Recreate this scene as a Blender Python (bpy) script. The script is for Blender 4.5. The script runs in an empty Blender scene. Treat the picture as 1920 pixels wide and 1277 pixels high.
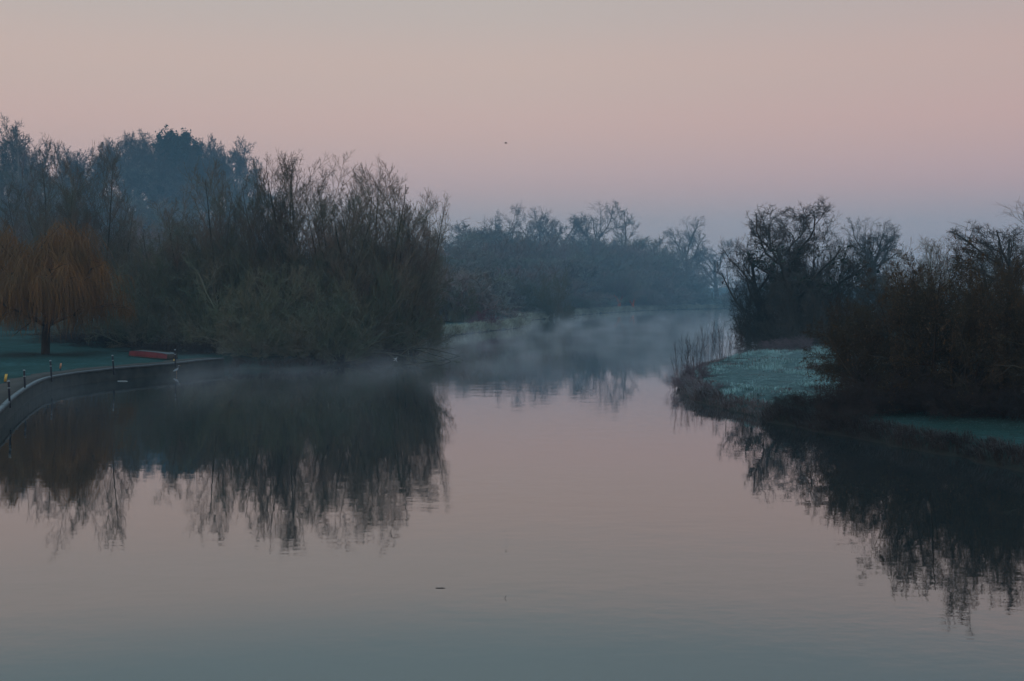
import bpy, math, random
import numpy as np

C = bpy.context.scene
COL = C.collection
PI = math.pi

# ------------------------------------------------------------------ camera
CAM_H = 6.2                       # metres above the water (standing on a bridge)
F_PX = 2262.0                     # focal length for a 1920 px wide frame
HORIZON = 538.0                   # row of the horizon in a 1920x1277 frame
cam_d = bpy.data.cameras.new('camera')
cam = bpy.data.objects.new('camera', cam_d)
COL.objects.link(cam)
cam_d.sensor_width = 36.0
cam_d.lens = 36.0 * F_PX / 1920.0
cam_d.clip_start = 0.1
cam_d.clip_end = 6000
cam.location = (0, 0, CAM_H)
PITCH = math.atan((638.5 - HORIZON) / F_PX)
cam.rotation_euler = (PI / 2 - PITCH, 0, 0)
C.camera = cam

# ------------------------------------------------------------------ world: twilight sky before sunrise
world = bpy.data.worlds.new('World')
C.world = world
world.use_nodes = True
wn, wl = world.node_tree.nodes, world.node_tree.links
wn.clear()
w_out = wn.new('ShaderNodeOutputWorld')
w_bg = wn.new('ShaderNodeBackground')
w_tc = wn.new('ShaderNodeTexCoord')
w_sep = wn.new('ShaderNodeSeparateXYZ')
w_ramp = wn.new('ShaderNodeValToRGB')
wl.new(w_tc.outputs['Generated'], w_sep.inputs[0])
wl.new(w_sep.outputs['Z'], w_ramp.inputs[0])


def lin(r, g, b):
    f = lambda c: (c / 255 / 12.92) if c / 255 <= 0.04045 else ((c / 255 + 0.055) / 1.055) ** 2.4
    return (f(r), f(g), f(b), 1.0)


SKY = [(0.0, lin(200, 190, 190)), (0.045, lin(208, 188, 182)), (0.085, lin(218, 184, 176)),
       (0.125, lin(217, 184, 173)), (0.17, lin(210, 185, 174)), (0.23, lin(197, 184, 177)),
       (0.30, lin(150, 168, 172)), (0.45, lin(172, 200, 214)), (1.0, lin(146, 186, 214))]
els = w_ramp.color_ramp.elements
els[0].position, els[0].color = SKY[0]
els[1].position, els[1].color = SKY[-1]
for p, c in SKY[1:-1]:
    e = els.new(p)
    e.color = c
w_ramp.color_ramp.interpolation = 'EASE'
# a little rosier towards the right (east of the view)
w_mr = wn.new('ShaderNodeMapRange')
w_mr.inputs['From Min'].default_value = 0.0
w_mr.inputs['From Max'].default_value = 0.9
wl.new(w_sep.outputs['X'], w_mr.inputs['Value'])
w_mix = wn.new('ShaderNodeMix')
w_mix.data_type = 'RGBA'
w_mix.blend_type = 'MULTIPLY'
w_mix.inputs[7].default_value = (0.90, 0.78, 0.84, 1)
wl.new(w_mr.outputs[0], w_mix.inputs[0])
wl.new(w_ramp.outputs[0], w_mix.inputs[6])
wl.new(w_mix.outputs[2], w_bg.inputs[0])
w_bg.inputs[1].default_value = 1.0
wl.new(w_bg.outputs[0], w_out.inputs[0])

# ------------------------------------------------------------------ sun: just below the horizon behind us, only a faint soft glow
sun_d = bpy.data.lights.new('sun', 'SUN')
sun = bpy.data.objects.new('sun', sun_d)
COL.objects.link(sun)
sun_d.energy = 0.12
sun_d.angle = math.radians(25)
sun_d.color = (1.0, 0.72, 0.55)
sun.rotation_euler = (math.radians(80), 0, math.radians(-25))
sun.location = (0, -60, 40)

C.view_settings.view_transform = 'Standard'
C.view_settings.look = 'None'
C.view_settings.exposure = 0.0
C.view_settings.gamma = 1.0
C.view_settings.use_curve_mapping = False
C.render.engine = 'CYCLES'
cy = C.cycles
cy.max_bounces = 5
cy.diffuse_bounces = 2
cy.glossy_bounces = 2
cy.transmission_bounces = 2
cy.volume_bounces = 3
cy.transparent_max_bounces = 8
cy.use_denoising = True
cy.volume_step_rate = 1.0
cy.volume_max_steps = 256


# ------------------------------------------------------------------ helpers
def nrm(v):
    return v / np.maximum(np.linalg.norm(v, axis=-1, keepdims=True), 1e-9)


def np_mesh(name, V, quads=None, tris=None, mat=None, smooth=True):
    V = np.asarray(V, np.float32).reshape(-1, 3)
    me = bpy.data.meshes.new(name)
    loops, starts, n = [], [], 0
    if quads is not None and len(quads):
        q = np.asarray(quads, np.int32).reshape(-1, 4)
        loops.append(q.ravel())
        starts.append(np.arange(len(q), dtype=np.int32) * 4)
        n += q.size
    if tris is not None and len(tris):
        t = np.asarray(tris, np.int32).reshape(-1, 3)
        loops.append(t.ravel())
        starts.append(n + np.arange(len(t), dtype=np.int32) * 3)
    loops, starts = np.concatenate(loops), np.concatenate(starts)
    me.vertices.add(len(V))
    me.vertices.foreach_set('co', V.ravel())
    me.loops.add(len(loops))
    me.loops.foreach_set('vertex_index', loops)
    me.polygons.add(len(starts))
    me.polygons.foreach_set('loop_start', starts)
    me.update(calc_edges=True)
    if smooth:
        me.polygons.foreach_set('use_smooth', np.ones(len(starts), bool))
    if mat:
        me.materials.append(mat)
    return me


def obj(name, me, parent=None):
    o = bpy.data.objects.new(name, me)
    COL.objects.link(o)
    if parent:
        o.parent = parent
    return o


def tag(o, label=None, cat=None, group=None, kind=None):
    if label:
        o['label'] = label
    if cat:
        o['category'] = cat
    if group:
        o['group'] = group
    if kind:
        o['kind'] = kind
    return o


def thing(name, label, cat, loc, rz=0, group=None):
    o = bpy.data.objects.new(name, None)
    COL.objects.link(o)
    o.empty_display_size = 0.3
    o.location = loc
    o.rotation_euler = (0, 0, rz)
    return tag(o, label, cat, group)


def at(px, py, z=0.0):
    """the point of the level z that a 1920x1277 frame shows at px, py"""
    a = math.atan((py - 638.5) / F_PX) + PITCH
    # exact for small pitch: row gives the depression, column the bearing
    cp, sp = math.cos(PITCH), math.sin(PITCH)
    dx, dy, dz = (px - 960) / F_PX, 1.0, -(py - 638.5) / F_PX
    wy, wz = dy * cp + dz * sp, -dy * sp + dz * cp
    t = (z - CAM_H) / wz
    return np.array((dx * t, wy * t, z))


def col(px, D):
    return (px - 960) / F_PX * D


def top_z(py, D):
    return CAM_H + (HORIZON - py) / F_PX * D


# ------------------------------------------------------------------ materials
def new_mat(name):
    m = bpy.data.materials.new(name)
    m.use_nodes = True
    nt = m.node_tree
    b = nt.nodes['Principled BSDF']
    return m, nt.nodes, nt.links, b


def mix_node(N, fac_link, a, b, L, blend='MIX'):
    mx = N.new('ShaderNodeMix')
    mx.data_type = 'RGBA'
    mx.blend_type = blend
    if isinstance(fac_link, (int, float)):
        mx.inputs[0].default_value = fac_link
    else:
        L.new(fac_link, mx.inputs[0])
    for k, x in ((6, a), (7, b)):
        if isinstance(x, tuple):
            mx.inputs[k].default_value = x if len(x) == 4 else (*x, 1)
        else:
            L.new(x, mx.inputs[k])
    return mx.outputs[2]


def ramp(N, L, src, p0, p1):
    r = N.new('ShaderNodeMapRange')
    r.inputs['From Min'].default_value = p0
    r.inputs['From Max'].default_value = p1
    L.new(src, r.inputs['Value'])
    return r.outputs[0]


def noise(N, L, scale, detail=3, coord='Object', rough=0.55):
    tc = N.new('ShaderNodeTexCoord')
    n = N.new('ShaderNodeTexNoise')
    n.inputs['Scale'].default_value = scale
    n.inputs['Detail'].default_value = detail
    n.inputs['Roughness'].default_value = rough
    L.new(tc.outputs[coord], n.inputs['Vector'])
    return n.outputs[0]


def math_node(N, L, op, a, b):
    m = N.new('ShaderNodeMath')
    m.operation = op
    for k, x in enumerate((a, b)):
        if isinstance(x, (int, float)):
            m.inputs[k].default_value = x
        else:
            L.new(x, m.inputs[k])
    return m.outputs[0]


def wood_mat(name, c1, c2, frost=0.25, frost_col=(0.30, 0.36, 0.38), nscale=0.6, spread=(0.75, 1.3)):
    """bark or twigs: two tones in patches, each plant a little different, hoar frost on what faces up"""
    m, N, L, b = new_mat(name)
    n1 = noise(N, L, nscale, 4)
    base = mix_node(N, ramp(N, L, n1, 0.35, 0.65), c1, c2, L)
    oi = N.new('ShaderNodeObjectInfo')
    val = N.new('ShaderNodeHueSaturation')
    L.new(base, val.inputs['Color'])
    mr = N.new('ShaderNodeMapRange')
    mr.inputs['To Min'].default_value = spread[0]
    mr.inputs['To Max'].default_value = spread[1]
    L.new(oi.outputs['Random'], mr.inputs['Value'])
    L.new(mr.outputs[0], val.inputs['Value'])
    geo = N.new('ShaderNodeNewGeometry')
    sep = N.new('ShaderNodeSeparateXYZ')
    L.new(geo.outputs['Normal'], sep.inputs[0])
    up = ramp(N, L, sep.outputs['Z'], 0.1, 1.0)
    n2 = noise(N, L, 0.35, 2)
    fac = math_node(N, L, 'MULTIPLY', math_node(N, L, 'MULTIPLY', up, ramp(N, L, n2, 0.3, 0.75)), frost)
    L.new(mix_node(N, fac, val.outputs[0], frost_col, L), b.inputs['Base Color'])
    b.inputs['Roughness'].default_value = 0.9
    b.inputs['Specular IOR Level'].default_value = 0.15
    return m


M = {}
M['tall'] = wood_mat('bark_olive', (0.060, 0.062, 0.044), (0.095, 0.072, 0.052), 0.3)
M['tall_twig'] = wood_mat('twig_brown', (0.21, 0.135, 0.10), (0.14, 0.145, 0.10), 0.35, nscale=0.25)
M['shrub'] = wood_mat('twig_olive', (0.120, 0.140, 0.085), (0.190, 0.145, 0.095), 0.45, nscale=0.25)
M['oak'] = wood_mat('bark_grey', (0.055, 0.054, 0.048), (0.080, 0.068, 0.060), 0.3)
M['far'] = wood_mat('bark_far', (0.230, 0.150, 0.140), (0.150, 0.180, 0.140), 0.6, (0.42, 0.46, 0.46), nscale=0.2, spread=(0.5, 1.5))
M['orange'] = wood_mat('bark_orange', (0.60, 0.14, 0.045), (0.45, 0.11, 0.05), 0.1, nscale=2)
M['haw'] = wood_mat('twig_rust', (0.068, 0.040, 0.024), (0.052, 0.042, 0.027), 0.3, (0.26, 0.24, 0.20), nscale=0.5)
M['haw_leaf'] = wood_mat('leaf_rust', (0.130, 0.062, 0.026), (0.090, 0.066, 0.034), 0.5, (0.26, 0.24, 0.20))
M['willow'] = wood_mat('strand_rust', (0.26, 0.118, 0.038), (0.17, 0.095, 0.036), 0.2, nscale=0.4)
M['willow_bark'] = wood_mat('bark_willow', (0.045, 0.032, 0.024), (0.06, 0.042, 0.03), 0.1)
M['ever'] = wood_mat('needle_green', (0.022, 0.045, 0.040), (0.03, 0.06, 0.05), 0.15)
M['ivy'] = wood_mat('leaf_ivy', (0.030, 0.050, 0.026), (0.022, 0.036, 0.022), 0.3)
M['dogwood'] = wood_mat('stem_plum', (0.17, 0.055, 0.075), (0.11, 0.05, 0.07), 0.5, (0.34, 0.28, 0.33))
M['pale'] = wood_mat('twig_frosted', (0.17, 0.19, 0.17), (0.24, 0.26, 0.24), 0.5, (0.5, 0.55, 0.55))
M['sapling'] = wood_mat('stem_mauve', (0.085, 0.052, 0.048), (0.070, 0.050, 0.046), 0.4, (0.30, 0.28, 0.31))
M['mauve'] = wood_mat('twig_mauve', (0.21, 0.150, 0.165), (0.16, 0.115, 0.120), 0.6, (0.42, 0.38, 0.42))
M['bramble'] = wood_mat('stem_bramble', (0.060, 0.036, 0.030), (0.048, 0.034, 0.028), 0.25, (0.22, 0.17, 0.18))


def plain(name, c, rough=0.7, var=0.25, scale=6.0, metal=0.0, frost=0.0):
    m, N, L, b = new_mat(name)
    n1 = noise(N, L, scale, 4)
    dark = tuple(x * (1 - var) for x in c)
    light = tuple(min(1, x * (1 + var)) for x in c)
    out = mix_node(N, ramp(N, L, n1, 0.3, 0.7), dark, light, L)
    if frost:
        geo = N.new('ShaderNodeNewGeometry')
        sep = N.new('ShaderNodeSeparateXYZ')
        L.new(geo.outputs['Normal'], sep.inputs[0])
        f = math_node(N, L, 'MULTIPLY', ramp(N, L, sep.outputs['Z'], 0.4, 0.95), frost)
        out = mix_node(N, f, out, (0.42, 0.50, 0.52), L)
    L.new(out, b.inputs['Base Color'])
    b.inputs['Roughness'].default_value = rough
    b.inputs['Metallic'].default_value = metal
    return m


M['blade_frost'] = plain('blade_frosted', (0.26, 0.42, 0.41), 0.9, 0.4, 0.5, frost=0.5)
M['blade_lawn'] = plain('blade_lawn', (0.035, 0.080, 0.070), 0.9, 0.45, 0.7, frost=0.12)
M['blade_dead'] = plain('blade_dead', (0.15, 0.105, 0.100), 0.9, 0.4, 0.4, frost=0.45)
M['blade_dark'] = plain('blade_brown', (0.055, 0.036, 0.030), 0.9, 0.35, 0.4, frost=0.15)
M['blade_far'] = plain('blade_straw', (0.36, 0.37, 0.29), 0.9, 0.35, 0.4, frost=0.4)
M['red'] = plain('paint_red', (0.15, 0.006, 0.008), 0.7, 0.3, 2.0)
M['boat_bottom'] = plain('boat_bottom_tar', (0.05, 0.055, 0.055), 0.8, 0.3, 3.0, frost=0.3)
M['boat_end'] = plain('boat_end_brown', (0.05, 0.035, 0.022), 0.8)
M['post'] = plain('post_dark', (0.020, 0.014, 0.024), 0.7)
M['cap'] = plain('cap_grey', (0.30, 0.33, 0.33), 0.8)
M['yellow'] = plain('marker_yellow', (0.85, 0.52, 0.10), 0.5, 0.15)
M['sal'] = plain('marker_salmon', (0.55, 0.26, 0.14), 0.5, 0.15)
M['wall'] = plain('wall_timber', (0.022, 0.021, 0.016), 0.85, 0.7, 1.6)
M['coping'] = plain('coping_pale', (0.06, 0.06, 0.058), 0.9, 0.35, 2.0, frost=0.28)
M['path'] = plain('path_brown', (0.050, 0.040, 0.030), 0.95, 0.3, 1.2)
M['white'] = plain('feather_white', (0.75, 0.75, 0.76), 0.8, 0.05)
M['grey_feather'] = plain('feather_grey', (0.30, 0.33, 0.36), 0.8, 0.2)
M['dark_feather'] = plain('feather_dark', (0.045, 0.035, 0.035), 0.8, 0.2)
M['bill'] = plain('bill_orange', (0.45, 0.22, 0.04), 0.5, 0.1)
M['drift'] = plain('driftwood', (0.035, 0.028, 0.022), 0.8)
M['palewood'] = plain('wood_pale', (0.45, 0.47, 0.47), 0.8)


# ------------------------------------------------------------------ the lie of the land
def catmull(pts, step=1.0):
    P = np.array(pts, float)
    P = np.vstack([2 * P[0] - P[1], P, 2 * P[-1] - P[-2]])
    out = []
    for i in range(1, len(P) - 2):
        n = max(2, min(40, int(np.linalg.norm(P[i + 1] - P[i]) / step)))
        t = np.linspace(0, 1, n, endpoint=False)[:, None]
        a, b, c, d = P[i - 1], P[i], P[i + 1], P[i + 2]
        out.append(0.5 * (2 * b + (c - a) * t + (2 * a - 5 * b + 4 * c - d) * t ** 2 + (3 * b - a - 3 * c + d) * t ** 3))
    return np.vstack(out + [P[-2:-1]])


LAWN = 0.80
wall_px = [(-90, 850), (0, 769), (37, 736), (80, 711), (130, 700), (215, 690), (330, 680), (372, 675)]
wall_pts = [(-17.2, 27.0)] + [tuple(at(x, y, LAWN)[:2]) for x, y in wall_px]
left_px = [(420, 691), (500, 693), (600, 689), (700, 677), (760, 663), (800, 648), (830, 633), (900, 623), (976, 614.5),
           (992, 607), (985, 601), (1020, 598.5), (1065, 593), (1150, 586), (1250, 581), (1390, 578.5), (1550, 577), (1900, 575)]
left_nat = [tuple(at(x, y)[:2]) for x, y in left_px]
right_px = [(1282, 738), (1316, 757), (1400, 776), (1450, 793), (1540, 812), (1620, 826), (1680, 838), (1750, 850), (1850, 870), (1920, 888)]
right_nat = [(300, 290), (120, 258), (60, 225), (46, 207), (36, 190), (32, 170), (29, 150), (27, 128), (23.5, 111), (20, 104), (17, 97), (13.4, 88), (11.0, 78)] + \
            [tuple(at(x, y)[:2]) for x, y in right_px] + [(17.6, 30), (18, 10)]
wall_line = catmull(wall_pts, 0.8)
left_line = catmull(left_nat, 1.0)
right_line = catmull(right_nat, 1.0)
rngs = np.random.default_rng(5)
for ln in (left_line, right_line):                 # ragged natural edge
    k = np.cumsum(np.r_[0, np.linalg.norm(np.diff(ln, axis=0), axis=1)])
    ln[:, 0] += 0.18 * np.sin(k * 1.3) + 0.12 * np.sin(k * 2.9 + 1)
    ln[:, 1] += 0.25 * np.sin(k * 1.7 + 2) + 0.15 * np.sin(k * 3.3)
river_poly = np.vstack([[(-17, -300)], [(-17, 5)], wall_line, left_line, [(320, 400)], [(1500, 450)], [(1500, 300)], right_line, [(18, -300)]])


def seg_dist(Q, P, closed=False):
    best = np.full(len(Q), 1e9)
    n = len(P) if closed else len(P) - 1
    for i in range(n):
        a, b = P[i], P[(i + 1) % len(P)]
        ab = b - a
        t = np.clip(((Q - a) @ ab) / max(ab @ ab, 1e-9), 0, 1)
        d = Q - a - t[:, None] * ab
        np.minimum(best, (d * d).sum(1), out=best)
    return np.sqrt(best)


def in_poly(Q, P):
    ins = np.zeros(len(Q), bool)
    x, y = Q[:, 0], Q[:, 1]
    j = len(P) - 1
    for i in range(len(P)):
        xi, yi, xj, yj = P[i, 0], P[i, 1], P[j, 0], P[j, 1]
        if yi != yj:
            c = ((yi > y) != (yj > y)) & (x < (xj - xi) * (y - yi) / (yj - yi) + xi)
            ins ^= c
        j = i
    return ins


def shore(Q):
    """distance to the water's edge, positive on land"""
    d = seg_dist(Q, river_poly, True)
    return np.where(in_poly(Q, river_poly), -d, d)


def hills(x, y):
    h = 34 * np.exp(-((x + 165) / 68) ** 2 / 2 - ((y - 450) / 85) ** 2 / 2)
    h += 10 * np.exp(-((x + 170) / 45) ** 2 / 2 - ((y - 300) / 70) ** 2 / 2)
    h += 5 * np.exp(-((x - 60) / 300) ** 2 / 2 - ((y - 700) / 120) ** 2 / 2)
    # the frosted meadow behind the spit swells a little
    h += 0.2 * np.exp(-((x - 20) / 7) ** 2 / 2 - ((y - 84) / 16) ** 2 / 2)
    return h


def ground_z(x, y, d=None):
    x, y = np.atleast_1d(np.asarray(x, float)), np.atleast_1d(np.asarray(y, float))
    Q = np.stack([x, y], 1)
    if d is None:
        d = shore(Q)
    z = np.interp(d, [-8, -1.5, 0, 0.5, 1.6, 5], [-2.5, -0.9, -0.03, 0.42, 0.72, 0.80])
    zw = np.interp(d, [-8, 0.25, 1.5, 2.2], [-2.5, -1.3, 0.72, LAWN])
    near_wall = (x < -15) & (y < 89.5) & (y > -320)
    z = np.where(near_wall, zw, z)
    land = np.clip((d - 2) / 12, 0, 1)
    z = z + land * hills(x, y) + land * 0.10 * (np.sin(x * 0.31 + 1) * np.sin(y * 0.23) + 0.5 * np.sin(x * 0.9 + y * 0.7))
    return z


def gz(x, y):
    return float(ground_z(x, y)[0])


# ------------------------------------------------------------------ plants: growing branches, many at a time
ENV = None                       # crown envelope that the growing branches stop at: centre, radii, lumps


def envelope(rng, c, rad, lump=0.14):
    global ENV
    ENV = None if c is None else (np.array(c, float), np.array(rad, float), rng.random((4, 3)) * 2 * PI, rng.uniform(1.5, 4.0, (4, 3)), lump)


def env_n(P):
    c, rad, ph, fr, lump = ENV
    q = (P - c) / rad
    n = np.maximum(np.linalg.norm(q, axis=-1), 1e-6)
    u = q / n[..., None]
    e = 1 + lump * 1.6 * sum(np.prod(np.sin(u * fr[k] + ph[k]), axis=-1) for k in range(4))
    return np.where(P[..., 2] < c[2] - 0.6 * rad[2], 0.0, n / e)


def hold(rng, B):
    """shorten what would grow past the envelope"""
    P, R, L = B
    if ENV is None:
        return B
    nb, nt = env_n(P[:, 0]), env_n(P[:, -1])
    lim = np.exp(rng.normal(0, 0.07, len(P)))
    f = np.where(nt > lim, np.clip((lim - nb) / np.maximum(nt - nb, 1e-3), 0.22, 1), 1.0)
    return P[:, :1] + (P - P[:, :1]) * f[:, None, None], R, L * f


def spawn(rng, B, n, t0, t1, ang, sd, lr, lfall, K, up, wig, rr, rmin, tip=0.35, side=None):
    P, R, Ls = B
    N, K0 = P.shape[0], P.shape[1]
    Mn = N * n
    pi = np.repeat(np.arange(N), n)
    kk = np.tile(np.arange(n), N)
    t = t0 + (t1 - t0) * (kk + rng.random(Mn)) / n
    f = np.clip(t * (K0 - 1), 0, K0 - 1.001)
    i = f.astype(int)
    fr = (f - i)[:, None]
    pos = P[pi, i] * (1 - fr) + P[pi, i + 1] * fr
    tan = nrm(P[pi, i + 1] - P[pi, i])
    rad = R[pi, i] * (1 - fr[:, 0]) + R[pi, i + 1] * fr[:, 0]
    az = kk * 2.39996 + np.repeat(rng.random(N) * 2 * PI, n) + rng.normal(0, 0.5, Mn)
    ref = np.where(np.abs(tan[:, 2:3]) < 0.9, np.array([[0, 0, 1.0]]), np.array([[1.0, 0, 0]]))
    u = nrm(np.cross(tan, ref))
    v = np.cross(tan, u)
    a = np.radians(rng.normal(ang, sd, Mn))[:, None]
    d = np.cos(a) * tan + np.sin(a) * (np.cos(az)[:, None] * u + np.sin(az)[:, None] * v)
    L = Ls[pi] * lr * (1 - lfall * t) * np.exp(rng.normal(0, 0.22, Mn))
    r0 = np.maximum(np.minimum(rad * 0.85, rad * rr * np.exp(rng.normal(0, 0.1, Mn))), rmin)
    return hold(rng, walk(rng, pos, d, L, r0, K, up, wig, tip, rmin))


def walk(rng, pos, d, L, r0, K, up, wig, tip, rmin):
    n = len(pos)
    out = np.empty((n, K, 3))
    out[:, 0] = pos
    d = nrm(d)
    for k in range(1, K):
        d = nrm(d + np.array([0, 0, up / (K - 1)]) + rng.normal(0, wig / math.sqrt(K - 1), (n, 3)))
        out[:, k] = out[:, k - 1] + d * (L / (K - 1))[:, None]
    R = r0[:, None] * np.linspace(1, tip, K)[None]
    return out, np.maximum(R, rmin * 0.5), L


def tubes(parts):
    """parts: (branches, sides) -> vertices and quads of one mesh"""
    Vs, Qs, off = [], [], 0
    for (P, R, _), s in parts:
        N, K = P.shape[:2]
        T = nrm(np.gradient(P, axis=1))
        t0 = nrm(P[:, -1] - P[:, 0])[:, None]
        ref = np.where(np.abs(t0[..., 2:3]) < 0.8, np.array([0, 0, 1.0]), np.array([1.0, 0.2, 0]))
        u = nrm(np.cross(T, np.broadcast_to(ref, T.shape)))
        v = np.cross(T, u)
        th = np.arange(s) * 2 * PI / s
        V = P[:, :, None] + R[:, :, None, None] * (np.cos(th)[None, None, :, None] * u[:, :, None] + np.sin(th)[None, None, :, None] * v[:, :, None])
        idx = off + np.arange(N * K * s).reshape(N, K, s)
        a, b = idx[:, :-1], idx[:, 1:]
        Q = np.stack([a, np.roll(a, -1, 2), np.roll(b, -1, 2), b], -1)
        Vs.append(V.reshape(-1, 3))
        Qs.append(Q.reshape(-1, 4))
        off += N * K * s
    return np.vstack(Vs), np.vstack(Qs)


def tube_mesh(name, parts, mat):
    V, Q = tubes(parts)
    return np_mesh(name, V, Q, mat=mat)


def leaves_mesh(name, rng, pos, size, mat, aspect=0.6):
    n = len(pos)
    a = nrm(rng.normal(size=(n, 3)))
    b = nrm(np.cross(a, rng.normal(size=(n, 3))))
    s = size * np.exp(rng.normal(0, 0.3, n))[:, None]
    c = nrm(np.cross(a, b))
    # a leaf: four corners, folded along its rib
    V = np.stack([pos - a * s, pos + b * s * aspect + c * s * 0.25, pos + a * s, pos - b * s * aspect + c * s * 0.25], 1)
    i = np.arange(n)[:, None] * 4
    T = np.concatenate([i + [0, 1, 2], i + [0, 2, 3]])
    return np_mesh(name, V.reshape(-1, 3), None, T, mat)


def stems_from(rng, n, L, lean, spread, K=9, up=0.3, wig=0.15, r=0.16, base=0.0):
    az = np.arange(n) * 2 * PI / n + rng.normal(0, 0.3, n)
    le = np.radians(rng.uniform(lean[0], lean[1], n))
    d = np.stack([np.sin(le) * np.cos(az), np.sin(le) * np.sin(az), np.cos(le)], 1)
    pos = np.stack([np.cos(az) * spread, np.sin(az) * spread, np.full(n, base - 0.15)], 1)
    Ls = L * rng.uniform(0.8, 1.05, n)
    return walk(rng, pos, d, Ls, r * rng.uniform(0.8, 1.15, n), K, up, wig, 0.15, 0.02)


def one(B, i):
    return B[0][i:i + 1], B[1][i:i + 1], B[2][i:i + 1]


class Proto:
    def __init__(self, parts):
        self.parts = parts                    # (name, mesh)
        lo, pts = 1e9, []
        for _, me in parts:
            c = np.empty(len(me.vertices) * 3, np.float32)
            me.vertices.foreach_get('co', c)
            pts.append(c.reshape(-1, 3)[::3])
        P = np.vstack(pts)
        self.H = float(np.percentile(P[:, 2], 99.9))
        self.W = 2 * float(np.percentile(np.abs(P[:, 0]), 97.5))


def p_tall(seed, n=4, H=19, lean=(6, 24), tw=(15, 10, 6, 5)):
    g = np.random.default_rng(seed)
    envelope(g, (0, 0, H * 0.42), (5.6 if n > 3 else 4.6, 5.6 if n > 3 else 4.6, H * 0.60), 0.16)
    s = hold(g, stems_from(g, n, H * 0.86, lean, 0.35, 10, 0.35, 0.10, 0.15))
    a = spawn(g, s, tw[0], 0.12, 0.95, 36, 8, 0.44, 0.40, 8, 0.60, 0.12, 0.5, 0.025)
    b = spawn(g, a, tw[1], 0.16, 1.0, 36, 9, 0.34, 0.30, 5, 0.40, 0.10, 0.5, 0.015)
    c = spawn(g, b, tw[2], 0.12, 1.0, 36, 12, 0.5, 0.35, 3, 0.2, 0.12, 0.6, 0.011)
    d = spawn(g, c, tw[3], 0.08, 1.0, 34, 12, 0.62, 0.3, 2, 0.2, 0.2, 0.7, 0.009)
    envelope(g, None, None)
    parts = [('stem', tube_mesh('stem', [(one(s, i), 7)], M['tall'])) for i in range(n)]
    parts.append(('crown', tube_mesh('crown', [(a, 5), (b, 4), (c, 3), (d, 3)], M['tall_twig'])))
    return Proto(parts)


def p_shrub(seed, mat='shrub', n=19, L=7.5, lean=(6, 80), up=-0.1, tw=(8, 8, 8), r=0.013):
    g = np.random.default_rng(seed)
    envelope(g, (0, 0, 0.5), (L * 0.82, L * 0.82, L * 0.98), 0.16)
    s = hold(g, stems_from(g, n, L, lean, 0.6, 8, up, 0.25, 0.08))
    a = spawn(g, s, tw[0], 0.08, 1.0, 44, 12, 0.44, 0.40, 6, 0.15, 0.28, 0.5, r * 1.5)
    b = spawn(g, a, tw[1], 0.1, 1.0, 40, 12, 0.48, 0.35, 4, 0.15, 0.25, 0.6, r * 1.15)
    c = spawn(g, b, tw[2], 0.08, 1.0, 38, 12, 0.6, 0.3, 2, 0.1, 0.22, 0.7, r)
    envelope(g, None, None)
    return Proto([('stem', tube_mesh('stem', [(s, 5)], M[mat])), ('crown', tube_mesh('crown', [(a, 4), (b, 3), (c, 3)], M[mat]))])


def p_oak(seed, H=15, limbs=7, wig=0.42, mat='oak', fine=6, bare=0.30, ang=48, ivy=0, r=1.0, lr=0.85, env=None):
    g = np.random.default_rng(seed)
    s = walk(g, np.array([[0, 0, -0.2]]), np.array([[0.06, 0.03, 1]]), np.array([H * 0.62]), np.array([0.028 * H]), 9, 0.2, 0.14, 0.3, 0.05)
    if env:
        envelope(g, (0, 0, H * env[0]), (H * env[1], H * env[1], H * (1 - env[0])), 0.16)
    a = spawn(g, s, limbs, bare, 1.0, ang, 12, lr, 0.42, 9, 0.55, wig, 0.6, 0.03, 0.25)
    b = spawn(g, a, 8, 0.22, 1.0, 44, 12, 0.42, 0.30, 6, 0.25, wig, 0.55, 0.020 * r)
    c = spawn(g, b, 7, 0.18, 1.0, 44, 14, 0.48, 0.3, 5, 0.2, wig * 0.9, 0.6, 0.014 * r)
    d = spawn(g, c, 5, 0.15, 1.0, 42, 14, 0.55, 0.3, 3, 0.15, 0.35, 0.7, 0.011 * r)
    e = spawn(g, d, fine, 0.1, 1.0, 40, 14, 0.62, 0.2, 2, 0.1, 0.3, 0.8, 0.009 * r)
    envelope(g, None, None)
    parts = [('trunk', tube_mesh('trunk', [(s, 9)], M[mat]))]
    for i in range(limbs):
        parts.append(('limb', tube_mesh('limb', [(one(a, i), 6)], M[mat])))
    parts.append(('crown', tube_mesh('crown', [(b, 5), (c, 4), (d, 3), (e, 3)], M[mat])))
    if ivy:
        k = g.integers(0, len(c[0]), ivy)
        pos = c[0][k, g.integers(0, 5, ivy)] + g.normal(0, 0.25, (ivy, 3))
        pos = pos[pos[:, 2] < H * 0.6]
        parts.append(('ivy', leaves_mesh('ivy', g, pos, 0.09, M['ivy'])))
    return Proto(parts)


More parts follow.
